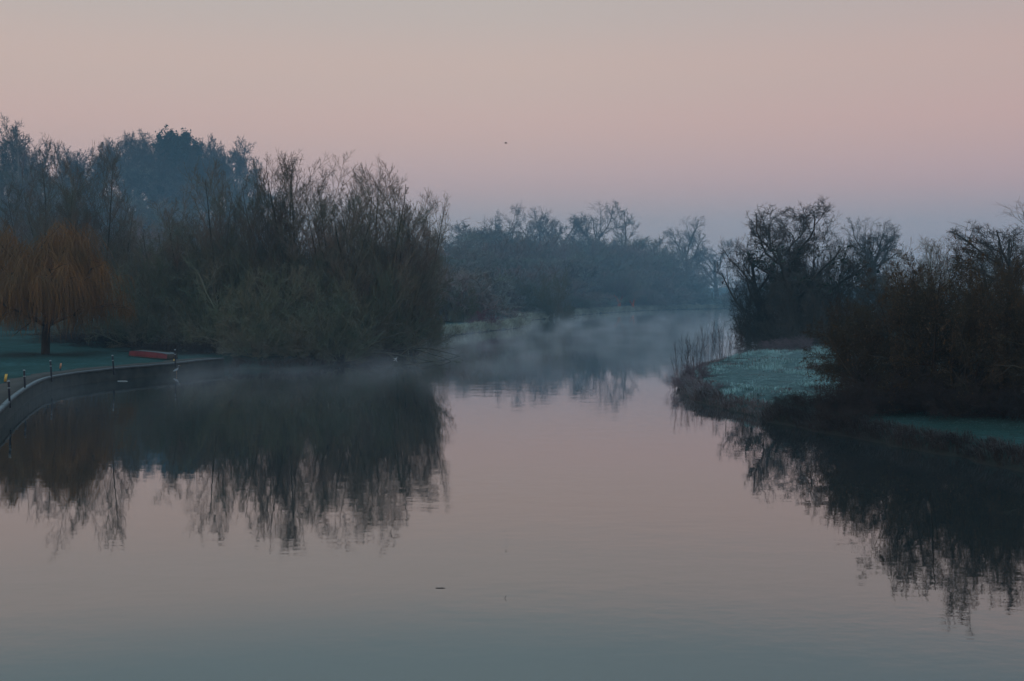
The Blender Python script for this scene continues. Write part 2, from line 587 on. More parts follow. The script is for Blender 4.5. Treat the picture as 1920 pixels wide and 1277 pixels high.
def p_far(seed, H=20, mat='far', ang=46, n1=18, bare=0.06, lr=0.5, up=0.5, trunk=None, wig=0.25, tw=(8, 7, 6), r=1.0):
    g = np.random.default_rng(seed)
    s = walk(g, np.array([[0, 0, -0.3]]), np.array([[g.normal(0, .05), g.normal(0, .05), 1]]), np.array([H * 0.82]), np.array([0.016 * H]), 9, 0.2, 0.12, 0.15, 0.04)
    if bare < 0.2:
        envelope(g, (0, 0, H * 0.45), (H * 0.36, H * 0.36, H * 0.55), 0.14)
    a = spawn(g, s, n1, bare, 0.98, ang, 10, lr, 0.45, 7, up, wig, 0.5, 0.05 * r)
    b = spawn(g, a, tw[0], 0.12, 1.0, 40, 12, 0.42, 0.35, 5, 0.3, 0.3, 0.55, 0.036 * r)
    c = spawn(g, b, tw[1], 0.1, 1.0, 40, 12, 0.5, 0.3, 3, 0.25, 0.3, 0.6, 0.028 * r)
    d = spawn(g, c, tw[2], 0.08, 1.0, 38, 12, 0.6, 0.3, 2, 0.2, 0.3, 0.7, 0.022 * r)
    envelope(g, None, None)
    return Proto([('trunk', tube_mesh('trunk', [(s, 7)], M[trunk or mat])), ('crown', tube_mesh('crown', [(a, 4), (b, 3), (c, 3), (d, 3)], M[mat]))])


def p_pollard(seed):
    g = np.random.default_rng(seed)
    s = walk(g, np.array([[0, 0, -0.3]]), np.array([[0.05, 0, 1]]), np.array([2.3]), np.array([0.62]), 6, 0.1, 0.08, 0.85, 0.2)
    az = np.arange(4) * PI / 2 + 0.3
    d0 = np.stack([np.cos(az) * 0.75, np.sin(az) * 0.75, np.ones(4)], 1)
    a = walk(g, np.repeat(s[0][:, -2], 4, 0), d0, np.array([3.2, 2.6, 3.4, 2.8]), np.full(4, 0.40), 6, 0.2, 0.15, 0.55, 0.15)
    b = spawn(g, a, 14, 0.45, 1.0, 30, 14, 2.4, 0.1, 6, 0.5, 0.25, 0.35, 0.06)
    c = spawn(g, b, 9, 0.1, 1.0, 36, 12, 0.4, 0.3, 4, 0.4, 0.25, 0.5, 0.034)
    d = spawn(g, c, 8, 0.1, 1.0, 36, 12, 0.6, 0.3, 2, 0.2, 0.3, 0.7, 0.024)
    return Proto([('trunk', tube_mesh('trunk', [(s, 10)], M['orange']))] + [('limb', tube_mesh('limb', [(one(a, i), 8)], M['orange'])) for i in range(4)] +
                 [('crown', tube_mesh('crown', [(b, 4), (c, 3), (d, 3)], M['far']))])


def p_haw(seed, n=6, H=9, leaf=15000):
    g = np.random.default_rng(seed)
    envelope(g, (0, 0, H * 0.40), (H * 0.62, H * 0.62, H * 0.60), 0.12)
    s = hold(g, stems_from(g, n, H * 0.78, (8, 68), 0.3, 9, 0.05, 0.22, 0.14))
    a = spawn(g, s, 8, 0.15, 1.0, 56, 12, 0.62, 0.40, 8, -0.05, 0.28, 0.5, 0.02)
    b = spawn(g, a, 7, 0.15, 1.0, 46, 14, 0.45, 0.35, 5, -0.1, 0.3, 0.55, 0.012)
    c = spawn(g, b, 7, 0.1, 1.0, 44, 14, 0.5, 0.3, 3, -0.1, 0.35, 0.6, 0.009)
    d = spawn(g, c, 6, 0.08, 1.0, 44, 14, 0.6, 0.2, 2, 0.05, 0.35, 0.8, 0.007)
    envelope(g, None, None)
    parts = [('stem', tube_mesh('stem', [(one(s, i), 7)], M['haw'])) for i in range(n)]
    parts.append(('crown', tube_mesh('crown', [(a, 5), (b, 4), (c, 3), (d, 3)], M['haw'])))
    k = g.integers(0, len(d[0]), leaf)
    pos = d[0][k, g.integers(0, 2, leaf)] + g.normal(0, 0.03, (leaf, 3))
    parts.append(('foliage', leaves_mesh('foliage', g, pos, 0.036, M['haw_leaf'])))
    return Proto(parts)


def p_weeping(seed, H=10.4):
    g = np.random.default_rng(seed)
    s = walk(g, np.array([[0, 0, -0.2]]), np.array([[0.03, 0, 1]]), np.array([4.2]), np.array([0.34]), 6, 0.1, 0.08, 0.8, 0.1)
    n = 15
    az = np.arange(n) * 2.39996
    le = np.radians(np.linspace(6, 66, n))
    d0 = np.stack([np.sin(le) * np.cos(az), np.sin(le) * np.sin(az), np.cos(le)], 1)
    pos = s[0][0][np.clip(5 - (np.arange(n) // 5), 2, 5)]
    a = walk(g, pos, d0, g.uniform(5.2, 6.4, n), np.full(n, 0.15), 9, -0.15, 0.3, 0.3, 0.05)
    b = spawn(g, a, 9, 0.25, 1.0, 48, 15, 0.42, 0.2, 7, -0.1, 0.35, 0.5, 0.03)
    c = spawn(g, b, 6, 0.15, 1.0, 45, 15, 0.5, 0.3, 5, -0.6, 0.3, 0.6, 0.015)
    pts = np.vstack([b[0][:, 2:].reshape(-1, 3), c[0][:, 1:].reshape(-1, 3)])
    k = g.integers(0, len(pts), 9500)
    p0 = pts[k] + g.normal(0, 0.15, (len(k), 3))
    L = np.clip((p0[:, 2] - g.uniform(0.9, 2.6, len(k))) * g.uniform(0.3, 1.0, len(k)), 0.5, 6.5)
    pa = np.arctan2(p0[:, 1], p0[:, 0])
    L = L * (0.78 + 0.2 * np.sin(3 * pa + 1) + 0.16 * np.sin(7 * pa + 2))
    ok = p0[:, 2] > 2.4
    p0, L = p0[ok], L[ok]
    az = g.random(len(p0)) * 2 * PI
    out = nrm(np.stack([p0[:, 0], p0[:, 1], np.zeros(len(p0))], 1))
    d0 = 0.7 * np.stack([np.cos(az), np.sin(az), np.zeros(len(p0))], 1) + 0.3 * out + np.array([0, 0, -0.3])
    h = walk(g, p0, d0, L, np.full(len(p0), 0.0125), 5, -3.0, 0.32, 0.5, 0.007)
    return Proto([('trunk', tube_mesh('trunk', [(s, 9)], M['willow_bark'])),
                  ('limb', tube_mesh('limb', [(a, 5), (b, 4)], M['willow_bark'])),
                  ('crown', tube_mesh('crown', [(c, 3), (h, 3)], M['willow']))])


def p_evergreen(seed, H=20):
    g = np.random.default_rng(seed)
    s = walk(g, np.array([[0, 0, -0.3]]), np.array([[0, 0, 1.0]]), np.array([H * 0.8]), np.array([0.5]), 8, 0.1, 0.08, 0.2, 0.1)
    envelope(g, (0, 0, H * 0.45), (H * 0.42, H * 0.42, H * 0.52), 0.14)
    a = spawn(g, s, 60, 0.12, 1.0, 58, 14, 0.52, 0.35, 7, 0.35, 0.25, 0.5, 0.05)
    b = spawn(g, a, 10, 0.2, 1.0, 45, 12, 0.36, 0.3, 4, 0.2, 0.3, 0.5, 0.03)
    pts = b[0].reshape(-1, 3)
    k = g.integers(0, len(pts), 42000)
    pos = pts[k] + g.normal(0, 0.28, (len(k), 3))
    envelope(g, None, None)
    return Proto([('trunk', tube_mesh('trunk', [(s, 7)], M['oak'])), ('limb', tube_mesh('limb', [(a, 4), (b, 3)], M['oak'])),
                  ('foliage', leaves_mesh('foliage', g, pos, 0.2, M['ever']))])


def p_sapling(seed, n=9, H=3.2, mat='sapling', lean=(3, 34)):
    g = np.random.default_rng(seed)
    s = stems_from(g, n, H, lean, 0.8, 6, 0.25, 0.14, 0.03)
    sh = np.concatenate([g.normal(0, 0.3, (n, 2)), np.zeros((n, 1))], 1)
    s = (s[0] + sh[:, None], s[1], s[2])
    s = (s[0], np.maximum(s[1], 0.012), s[2])
    a = spawn(g, s, 7, 0.15, 0.97, 32, 8, 0.32, 0.4, 4, 0.35, 0.15, 0.6, 0.010)
    b = spawn(g, a, 6, 0.15, 1.0, 32, 8, 0.5, 0.3, 3, 0.2, 0.15, 0.7, 0.008)
    return Proto([('stem', tube_mesh('stem', [(s, 4)], M[mat])), ('crown', tube_mesh('crown', [(a, 3), (b, 3)], M[mat]))])


def p_bush(seed, mat, H=2.0, n=20, lean=(5, 85), tw=(7, 6, 5)):
    g = np.random.default_rng(seed)
    s = stems_from(g, n, H * 1.1, lean, 0.5, 6, 0.1, 0.3, 0.022)
    a = spawn(g, s, tw[0], 0.1, 1.0, 42, 12, 0.5, 0.4, 5, 0.2, 0.3, 0.6, 0.007)
    b = spawn(g, a, tw[1], 0.1, 1.0, 40, 12, 0.5, 0.3, 4, 0.2, 0.3, 0.6, 0.006)
    c = spawn(g, b, tw[2] + 2, 0.1, 1.0, 40, 12, 0.6, 0.2, 2, 0.1, 0.3, 0.8, 0.006)
    return Proto([('stem', tube_mesh('stem', [(s, 4)], M[mat])), ('crown', tube_mesh('crown', [(a, 3), (b, 3), (c, 3)], M[mat]))])


PR = {
    'tall0': p_tall(11, 4), 'tall1': p_tall(12, 3, lean=(5, 22), tw=(17, 10, 6, 5)), 'tall2': p_tall(13, 5, lean=(8, 32), tw=(12, 10, 6, 5)),
    'shrub0': p_shrub(21), 'shrub1': p_shrub(22, lean=(6, 66)),
    'oak0': p_oak(31, limbs=10, fine=7, ang=52, wig=0.48, lr=0.95, env=(0.52, 0.46), ivy=2500), 'oak1': p_oak(32, limbs=8, fine=4, wig=0.45, env=(0.55, 0.40)),
    'oak2': p_oak(33, H=17, limbs=9, fine=4, bare=0.4, ang=40, wig=0.36, env=(0.6, 0.30)),
    'dome0': p_oak(34, H=18, limbs=13, fine=3, bare=0.3, ang=50, wig=0.24, r=3.0, lr=1.05, env=(0.5, 0.46)), 'dome1': p_oak(35, H=18, limbs=12, fine=3, bare=0.3, ang=46, wig=0.24, r=3.0, lr=1.05, env=(0.52, 0.42)),
    'far0': p_far(41), 'far1': p_far(42, ang=40, n1=20), 'slim': p_far(43, ang=28, lr=0.3, n1=13, bare=0.3, wig=0.4, tw=(7, 6, 4)),
    'red_trunk': p_pollard(44),
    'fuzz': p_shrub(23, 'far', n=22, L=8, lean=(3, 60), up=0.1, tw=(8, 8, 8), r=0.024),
    'haw0': p_haw(51), 'haw1': p_haw(52, n=7), 'weeping': p_weeping(61), 'ever': p_evergreen(71),
    'sap0': p_sapling(81), 'sap1': p_sapling(82, 12), 'bramble': p_bush(91, 'bramble'), 'dogwood': p_bush(92, 'dogwood'),
    'mauve': p_bush(93, 'mauve'), 'pale': p_shrub(95, 'pale', n=10, L=7, lean=(10, 60), up=-0.3, tw=(7, 6, 6), r=0.016),
}

TREES = []                       # x, y, radius: where fallen leaves, and painted shade round the thorns, darken the grass
rnd = random.Random(3)


def plant(kind, name, px, D, top=None, width=None, label='', cat='tree', group=None, rot=None, tilt=0.0, H=None, dz=0.0, mat=None):
    """a plant of one kind, rooted on the ground D metres out; top: the row its crown reaches, width in metres"""
    p = PR[kind]
    x = col(px, D)
    z = gz(x, D)
    h = H if H else top_z(top, D) - z
    sz = h / p.H
    sx = (width / p.W) if width else sz
    o = thing(name, label, cat, (x, D, z + dz), rnd.uniform(0, 2 * PI) if rot is None else rot, group)
    o.rotation_euler.y = tilt
    o.scale = (sx, sx, sz)
    for nm, me in p.parts:
        c = obj(nm, me, o)
        if mat:
            c.material_slots[0].link = 'OBJECT'
            c.material_slots[0].material = M[mat]
    TREES.append((x, D, p.W * sx / 2 * (1.5 if kind[:3] == 'haw' else 1.0)))  # thorns reach wider: their shade on the near grass is painted in with the leaves
    return o


# ---- weeping willow on the lawn
plant('weeping', 'weeping_willow', 84, 96.5, 420, 11.2, 'rust coloured weeping willow standing on the frosted lawn', 'willow', rot=1.0)

# ---- the tall bare riverside trees on the left bank, from the willow to the bend
G = 'tall bare trees on the left bank'
for kind, px, D, top, w, lab in [
    ('tall1', 75, 136, 305, 9, 'dark bare tree rising straight behind the weeping willow'),
    ('tall0', 122, 123, 266, 9, 'tall thin bare tree behind the right half of the weeping willow crown'),
    ('tall1', 182, 126, 268, 8, 'bare tree between the weeping willow and the blue wooded hill'),
    ('tall0', 222, 126, 345, 8, 'slender bare tree just beyond the right edge of the weeping willow'),
    ('tall2', 290, 122, 415, 9, 'lower rounded bare tree in front of the blue wooded hill'),
    ('tall0', 345, 118, 345, 9, 'bare tree halfway between the weeping willow and the tallest bare trees'),
    ('tall1', 418, 116, 302, 8, 'brownish bare tree touching the right flank of the wooded hill'),
    ('tall0', 478, 118, 294, 9, 'bare tree at the foot of the hill where the sky first shows through'),
    ('tall1', 524, 112, 290, 8, 'bare upright tree second in line from the hill along the left skyline'),
    ('tall2', 575, 116, 292, 10, 'wide multi stemmed bare tree near the middle of the left skyline'),
    ('tall0', 618, 110, 286, 10, 'tallest bare tree of the left bank, its stems fanned against the sky'),
    ('tall1', 668, 114, 306, 8, 'bare tree just past the tallest one on the left bank'),
    ('tall2', 702, 110, 310, 10, 'spreading bare tree with an open fork before the skyline drops'),
    ('tall0', 748, 112, 330, 8, 'bare tree where the left skyline starts to fall towards the river'),
    ('tall2', 768, 116, 352, 7, 'last tall bare tree of the left bank, leaning over the water'),
]:
    plant(kind, 'riverside_tree', px, D, top, w, lab, 'tree', G)

for kind, px, D, top, w, lab in [
    ('tall0', 250, 142, 430, 10, 'bare tree standing back from the river below the blue hill'),
    ('tall2', 315, 138, 415, 10, 'bare tree standing back, in front of the hill evergreens'),
    ('tall1', 380, 136, 400, 10, 'bare tree standing back below the right slope of the hill'),
    ('tall2', 446, 130, 400, 11, 'bare tree standing back where hill and tall trees meet'),
    ('tall0', 500, 134, 430, 10, 'low bare tree filling the gap after the first upright tree'),
    ('tall1', 550, 130, 440, 10, 'bare tree standing back behind the wide multi stemmed tree'),
    ('tall2', 600, 134, 445, 10, 'bare tree standing back left of the tallest bare tree'),
    ('tall1', 645, 130, 440, 10, 'bare tree standing back right of the tallest bare tree'),
    ('tall0', 690, 130, 445, 10, 'bare tree standing back behind the open forked tree'),
    ('tall1', 735, 128, 445, 10, 'bare tree standing back inside the wood where the skyline drops'),
    ('tall2', 785, 128, 415, 7, 'lower bare tree outermost in the bend of the left bank'),
]:
    plant(kind, 'riverside_tree', px, D, top, w, lab, 'tree', G)

G = 'willow scrub along the left bank'
for kind, px, D, top, w, lab in [
    ('shrub0', 262, 108, 470, 9, 'dark willow scrub beside the weeping willow above the red boat'),
    ('shrub1', 330, 112, 440, 9, 'olive willow scrub behind the end of the river wall'),
    ('shrub0', 395, 104, 460, 9, 'olive scrub growing where the river wall ends'),
    ('shrub1', 455, 99, 470, 9, 'rounded green brown scrub hanging over the water past the river wall'),
    ('shrub0', 515, 97, 520, 8, 'low greenish scrub reaching down to the water with frosted tips'),
    ('shrub1', 560, 104, 475, 9, 'tall scrub under the wide multi stemmed tree'),
    ('shrub0', 610, 98, 505, 9, 'dense scrub at the waterside below the tallest bare tree'),
    ('shrub1', 665, 104, 470, 9, 'brown scrub at the waterside past the tallest bare tree'),
    ('shrub0', 715, 108, 480, 8, 'scrub below the falling end of the left skyline'),
    ('shrub1', 762, 117, 450, 8, 'scrub rounding the end of the tall left trees'),
    ('shrub0', 800, 126, 510, 6, 'reddish brown scrub at the edge of the first frosted bank'),
    ('shrub1', 290, 122, 455, 11, 'scrub standing back behind the red boat'),
    ('shrub0', 365, 120, 440, 11, 'scrub standing back from the end of the river wall'),
    ('shrub1', 430, 116, 425, 11, 'tall scrub standing back between wall end and rounded waterside scrub'),
    ('shrub0', 490, 114, 445, 11, 'tall scrub under the first tall trees from the hill'),
    ('shrub1', 540, 118, 455, 11, 'tall scrub inside the left wood below the second upright tree'),
    ('shrub0', 590, 114, 460, 11, 'tall scrub inside the left wood behind the tallest tree foot'),
    ('shrub1', 640, 118, 465, 11, 'tall scrub inside the left wood right of the tallest tree foot'),
    ('shrub0', 690, 118, 465, 11, 'tall scrub inside the left wood below the open fork'),
    ('shrub1', 735, 122, 470, 9, 'tall scrub inside the left wood near its outer end'),
    ('shrub0', 640, 96, 590, 6, 'low brown scrub spilling over the bank below the tallest bare tree'),
    ('shrub1', 560, 94.5, 585, 6, 'low green brown scrub spilling over the bank nearest the river wall'),
    ('shrub0', 480, 94, 575, 6, 'low dark scrub spilling over the bank just past the river wall'),
]:
    plant(kind, 'willow_scrub', px, D, top, w, lab, 'shrub', G)

G = 'low hedge bushes across the back of the lawn'
for kind, px, D, h, w, lab in [
    ('bramble', 130, 118, 1.5, 7, 'dark low bush behind the weeping willow trunk'),
    ('bramble', 185, 112, 1.6, 7, 'dark low bush right of the weeping willow trunk'),
    ('bramble', 235, 110, 1.5, 6, 'plum brown low bush between the weeping willow and the red boat'),
    ('bramble', 290, 101, 1.0, 6, 'plum brown low bush right behind the red boat'),
    ('bramble', 345, 98, 1.3, 6, 'brown low bush behind the far mooring post'),
    ('bramble', 390, 98, 1.5, 5, 'brown low bush at the very end of the river wall'),
    ('shrub0', 150, 126, 3.2, 8, 'dark thicket under the skirts of the weeping willow'),
    ('shrub1', 215, 124, 3.5, 8, 'dark thicket right of the weeping willow skirts'),
    ('shrub0', 60, 150, 3.0, 9, 'dim thicket at the back of the lawn left of the willow trunk'),
]:
    plant(kind, 'hedge_bush', px, D, None, w, lab, 'bush', G, H=h)

# ---- wooded hill, far left
G = 'trees on the wooded hill'
for kind, px, D, top, w, lab in [
    ('dome0', 4, 300, 232, 17, 'dark crown cut by the left edge of the picture on the hill'),
    ('slim', 38, 296, 217, 9, 'twisted stag headed tree rising highest at the far left'),
    ('dome1', 74, 305, 262, 16, 'spreading oak beside the stag headed tree'),
    ('dome1', 130, 330, 268, 15, 'open crowned tree in the dip between the stag headed tree and the hill top'),
    ('dome0', 178, 340, 272, 13, 'second open crowned tree in the dip, nearer the hill top'),
    ('dome1', 238, 404, 250, 20, 'domed oak at the left shoulder of the hill top'),
    ('dome0', 285, 410, 244, 20, 'domed oak next to the evergreen on the hill top'),
    ('ever', 338, 402, 246, 17, 'dense dark evergreen crowning the blue hill'),
    ('dome1', 388, 410, 253, 19, 'round headed oak just right of the evergreen'),
    ('dome0', 425, 404, 258, 19, 'domed oak at the right shoulder of the hill top'),
    ('dome1', 460, 398, 284, 15, 'last oak on the right slope of the hill'),
    ('dome0', 262, 390, 262, 20, 'oak stepping down in front of the two domed oaks'),
    ('dome1', 375, 388, 282, 20, 'hazy oak on the slope right of the crowning evergreen'),
    ('far0', 205, 372, 312, 20, 'hazy bare tree low on the left slope of the hill'),
    ('far1', 250, 378, 298, 20, 'hazy bare tree below the domed oaks'),
    ('dome0', 300, 376, 292, 20, 'hazy oak on the slope below the hill top'),
    ('far0', 345, 370, 320, 22, 'hazy bare tree below the crowning evergreen'),
    ('far1', 390, 366, 322, 22, 'hazy bare tree on the right slope below the domed oaks'),
    ('far0', 435, 362, 325, 22, 'hazy bare tree lowest on the right slope of the hill'),
    ('far1', 480, 356, 350, 22, 'hazy bare tree where the hill runs out behind the tall trees'),
    ('far1', 15, 270, 290, 18, 'dim bare tree below the stag headed tree'),
    ('far0', 62, 275, 315, 18, 'dim bare tree behind the weeping willow crown'),
    ('far1', 110, 285, 320, 18, 'dim bare tree in the hollow left of the hill'),
    ('far0', 160, 300, 318, 18, 'dim bare tree at the foot of the hill'),
    ('far1', 205, 310, 345, 18, 'dim bare tree below the left slope of the hill'),
    ('far0', 250, 300, 355, 18, 'dim bare tree in the blue gap right of the weeping willow'),
    ('far1', 300, 310, 360, 20, 'dim bare tree in the blue gap under the evergreens'),
    ('far0', 350, 305, 372, 20, 'dim bare tree in the blue gap nearest the tall left trees'),
    ('fuzz', 30, 230, 400, 18, 'thicket along the top of the lawn at the far left'),
    ('fuzz', 110, 235, 395, 18, 'thicket along the top of the lawn behind the weeping willow'),
    ('fuzz', 190, 225, 405, 18, 'thicket along the top of the lawn right of the weeping willow'),
    ('fuzz', 270, 220, 410, 18, 'thicket along the top of the lawn under the blue hill'),
]:
    plant(kind, 'hill_tree', px, D, top, w, lab, 'tree', G)

# ---- far wood across the river
G = 'trees of the far wood'
far = [
    ('far0', 838, 300, 430, 24, 'first bare tree of the far wood beside the tall left trees'),
    ('far1', 872, 318, 418, 24, 'rounded bare tree near the start of the far wood'),
    ('far0', 908, 330, 412, 24, 'bare tree left of the small round oak on the far skyline'),
    ('far1', 942, 345, 420, 22, 'bare tree in front of the small round oak on the far skyline'),
    ('oak1', 955, 372, 380, 15, 'small round oak standing above the far wood, nearest the left trees'),
    ('far0', 985, 350, 430, 22, 'bare tree between the round oak and the broad oaks'),
    ('oak2', 1012, 375, 388, 16, 'upright half of the broad oak pair on the far skyline'),
    ('oak0', 1048, 380, 396, 18, 'spreading half of the broad oak pair on the far skyline'),
    ('far1', 1030, 352, 440, 22, 'bare tree below the broad oak pair'),
    ('far0', 1078, 360, 440, 22, 'bare tree between the broad oaks and the two tall dead tops'),
    ('oak2', 1128, 378, 378, 20, 'tall open tree beside the slim leaning top'),
    ('slim', 1170, 380, 376, 9, 'slim wavy topped tree, tallest of the far wood'),
    ('far1', 1118, 355, 442, 24, 'bare tree below the tall open tree of the far wood'),
    ('far0', 1165, 358, 440, 24, 'bare tree below the slim wavy topped tree'),
    ('far1', 1208, 362, 440, 20, 'bare tree just past the slim wavy topped tree'),
    ('far0', 1240, 366, 462, 16, 'bare tree before the tall clear stemmed oak'),
    ('oak2', 1292, 372, 406, 17, 'tall clear stemmed oak standing out of the far wood'),
    ('far1', 1270, 384, 492, 16, 'low hazy tree behind the tall clear stemmed oak'),
    ('oak1', 1345, 366, 447, 17, 'leaning open crowned tree alone at the end of the far wood'),
    ('far0', 1312, 392, 515, 12, 'low hazy tree between the clear stemmed oak and the leaning tree'),
    ('far1', 1390, 420, 520, 16, 'pale hazy tree beyond the leaning tree'),
    ('far0', 1450, 410, 500, 18, 'pale hazy tree half behind the twisted oak of the right bank'),
    ('far1', 860, 250, 470, 18, 'greenish grey tree low in front of the far wood start'),
    ('far0', 900, 262, 455, 18, 'grey tree low in front of the far wood'),
    ('far1', 985, 280, 470, 18, 'grey blue tree behind the pale willow'),
    ('far0', 1050, 300, 470, 20, 'grey blue tree behind the waterside clump'),
    ('far1', 1105, 320, 465, 20, 'grey blue tree over the yellow stake'),
    ('far0', 1200, 338, 470, 20, 'grey blue tree over the orange pollard'),
    ('far1', 1245, 345, 480, 18, 'grey blue tree at the thin end of the far wood'),
]
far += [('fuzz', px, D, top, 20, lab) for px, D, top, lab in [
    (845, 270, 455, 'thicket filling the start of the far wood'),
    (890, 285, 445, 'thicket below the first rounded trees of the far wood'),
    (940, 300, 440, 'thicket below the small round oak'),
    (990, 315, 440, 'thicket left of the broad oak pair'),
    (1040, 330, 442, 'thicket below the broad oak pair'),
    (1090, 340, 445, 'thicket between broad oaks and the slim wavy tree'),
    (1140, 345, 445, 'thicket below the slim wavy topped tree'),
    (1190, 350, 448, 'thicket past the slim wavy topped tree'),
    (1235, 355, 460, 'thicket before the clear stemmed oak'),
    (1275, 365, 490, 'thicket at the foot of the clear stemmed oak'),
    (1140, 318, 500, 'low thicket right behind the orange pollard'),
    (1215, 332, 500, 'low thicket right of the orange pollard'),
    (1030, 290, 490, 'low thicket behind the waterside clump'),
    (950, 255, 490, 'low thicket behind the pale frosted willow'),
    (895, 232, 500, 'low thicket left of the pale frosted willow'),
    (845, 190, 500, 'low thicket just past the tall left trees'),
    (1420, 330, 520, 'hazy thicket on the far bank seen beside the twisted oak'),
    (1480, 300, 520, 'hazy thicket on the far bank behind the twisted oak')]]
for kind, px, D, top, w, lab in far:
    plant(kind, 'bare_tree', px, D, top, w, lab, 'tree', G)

# pollard with orange trunk, its small neighbour, the pale willow, bushes along the far bank
plant('red_trunk', 'pollard_tree', 1160, 308, 488, 12, 'pollard tree with a bare orange trunk on the far bank', 'tree', rot=0.4)
plant('red_trunk', 'pollard_tree', 1188, 310, 505, 9, 'smaller leaning orange stemmed tree right of the orange pollard', 'tree', rot=2.0, tilt=0.3)
plant('pale', 'frosted_willow', 925, 190, 505, 9, 'pale frosted willow leaning over the first frosted bank', 'willow', rot=1.5)
plant('shrub1', 'waterside_clump', 1042, 236, 498, 10, 'dense dark willow clump standing at the water edge before the orange pollard', 'shrub')
plant('shrub0', 'waterside_clump', 872, 184, 520, 6, 'dark trunked willow bush just left of the plum coloured bush', 'shrub')
plant('shrub1', 'waterside_clump', 985, 240, 505, 12, 'dark blue scrub in the gap beyond the pale frosted willow', 'shrub')
plant('dogwood', 'dogwood_bush', 908, 172, 578, 5.6, 'plum coloured rounded bush on the first frosted bank', 'bush')
plant('dogwood', 'dogwood_bush', 962, 200, 570, 2.4, 'small crimson bush behind the tip of the first frosted bank', 'bush')
G = 'bushes along the foot of the far wood'
for px, D, top, w, lab in [
    (1085, 275, 545, 9, 'brown bush beside the waterside clump on the far bank'),
    (1120, 300, 548, 9, 'brown bush left of the orange pollard trunk'),
    (1215, 326, 540, 12, 'grey bush right of the orange pollard on the far bank'),
    (1265, 345, 535, 14, 'hazy blue bush below the clear stemmed oak'),
    (1310, 358, 548, 10, 'hazy hedge left of the leaning tree'),
    (1375, 356, 548, 9, 'dark hedge right of the leaning tree'),
    (1010, 262, 540, 10, 'dark bush in the shade left of the waterside clump'),
    (1060, 285, 520, 12, 'dim scrub behind the waterside clump'),
    (1160, 335, 525, 14, 'dim scrub behind the orange pollard'),
]:
    plant('fuzz', 'bank_bush', px, D, top, w, lab, 'bush', G)

# ---- right bank
plant('oak0', 'twisted_oak', 1492, 115, 372, 11, 'twisted bare oak with crooked limbs on the right bank', 'oak', rot=0.7)
plant('oak1', 'bare_tree', 1436, 118, 412, 8, 'smaller bare tree on the river side of the twisted oak', 'tree', rot=2.1)
plant('oak2', 'bare_tree', 1618, 200, 408, 11, 'fine branched hazy tree between the twisted oak and the rusty thorns', 'tree', 'hazy trees behind the right bank')
plant('oak1', 'bare_tree', 1652, 205, 412, 10, 'second fine branched hazy tree, nearer the rusty thorns', 'tree', 'hazy trees behind the right bank')
G = 'scrub under the twisted oak'
for kind, px, D, top, w, lab in [
    ('shrub1', 1432, 114, 500, 5, 'dark drooping scrub over the water below the twisted oak'),
    ('shrub0', 1482, 112, 490, 6, 'dark scrub round the trunk of the twisted oak'),
    ('shrub1', 1540, 116, 470, 6, 'plum brown scrub right of the twisted oak trunk'),
    ('shrub0', 1585, 112, 500, 6, 'blue grey scrub between the twisted oak and the rusty thorns'),
    ('shrub1', 1510, 109, 510, 7, 'dark scrub on the meadow side of the twisted oak trunk'),
    ('shrub0', 1455, 118, 470, 7, 'tall dark scrub behind the river side of the twisted oak'),
    ('shrub1', 1500, 121, 460, 7, 'tall dark scrub behind the twisted oak trunk'),
    ('shrub0', 1550, 122, 455, 7, 'tall dark scrub behind the meadow side of the twisted oak'),
    ('shrub1', 1412, 121, 540, 5, 'low dark scrub dipping to the water left of the twisted oak'),
    ('fuzz', 1640, 150, 500, 9, 'mauve thicket below the fine branched hazy trees'),
]:
    plant(kind, 'willow_scrub', px, D, top, w, lab, 'shrub', G, mat='oak')
plant('tall2', 'bare_tree', 1532, 118, 402, 7, 'fine twigged bare tree filling the meadow side of the twisted oak crown', 'tree', mat='oak')
plant('tall0', 'bare_tree', 1466, 119, 418, 7, 'fine twigged bare tree filling the river side of the twisted oak crown', 'tree', mat='oak')
G = 'rusty thorn trees on the near right bank'
for kind, px, D, top, w, rot, lab in [
    ('haw1', 1618, 58, 540, 4.0, 2.8, 'low rusty thorn tree nearest the twisted oak'),
    ('haw0', 1665, 57, 500, 5.5, 1.1, 'rusty thorn tree second from the twisted oak'),
    ('haw1', 1840, 57, 462, 6.0, 0.2, 'rusty thorn tree filling the gap right of the tallest thorn'),
    ('haw0', 1650, 55, 492, 6.2, 0.3, 'rusty thorn tree whose low branches reach over the frosted spit'),
    ('haw1', 1745, 53, 448, 6.5, 1.7, 'tall rusty thorn tree in the middle of the right bank'),
    ('haw0', 1800, 51.5, 428, 5.5, 3.2, 'tallest rusty thorn tree with upright twigs against the sky'),
    ('haw1', 1885, 52, 470, 6.0, 4.4, 'rusty thorn tree next to the right edge of the picture'),
    ('haw0', 1700, 60, 478, 6.0, 5.0, 'rusty thorn tree half hidden behind its taller neighbours'),
    ('haw1', 1960, 50, 455, 6.0, 2.4, 'rusty thorn tree mostly cut by the right edge of the picture'),
]:
    plant(kind, 'thorn_tree', px, D, top, w, lab, 'tree', G, rot)
G = 'hazy mauve trees behind the thorns'
for kind, px, D, top, w, lab in [
    ('tall1', 1722, 118, 445, 7, 'mauve bare tree just left of the tallest thorn'),
    ('tall0', 1750, 124, 440, 7, 'mauve bare tree peeping over the middle thorn'),
    ('tall2', 1850, 115, 440, 8, 'mauve bare tree right of the tallest thorn'),
    ('tall1', 1900, 108, 450, 7, 'mauve bare tree at the right edge behind the thorns'),
]:
    plant(kind, 'bare_tree', px, D, top, w, lab, 'tree', G)
plant('oak2', 'bare_tree', 1928, 78, 378, 9, 'bare tree at the right edge with a long branch reaching up and left', 'tree', rot=3.4)

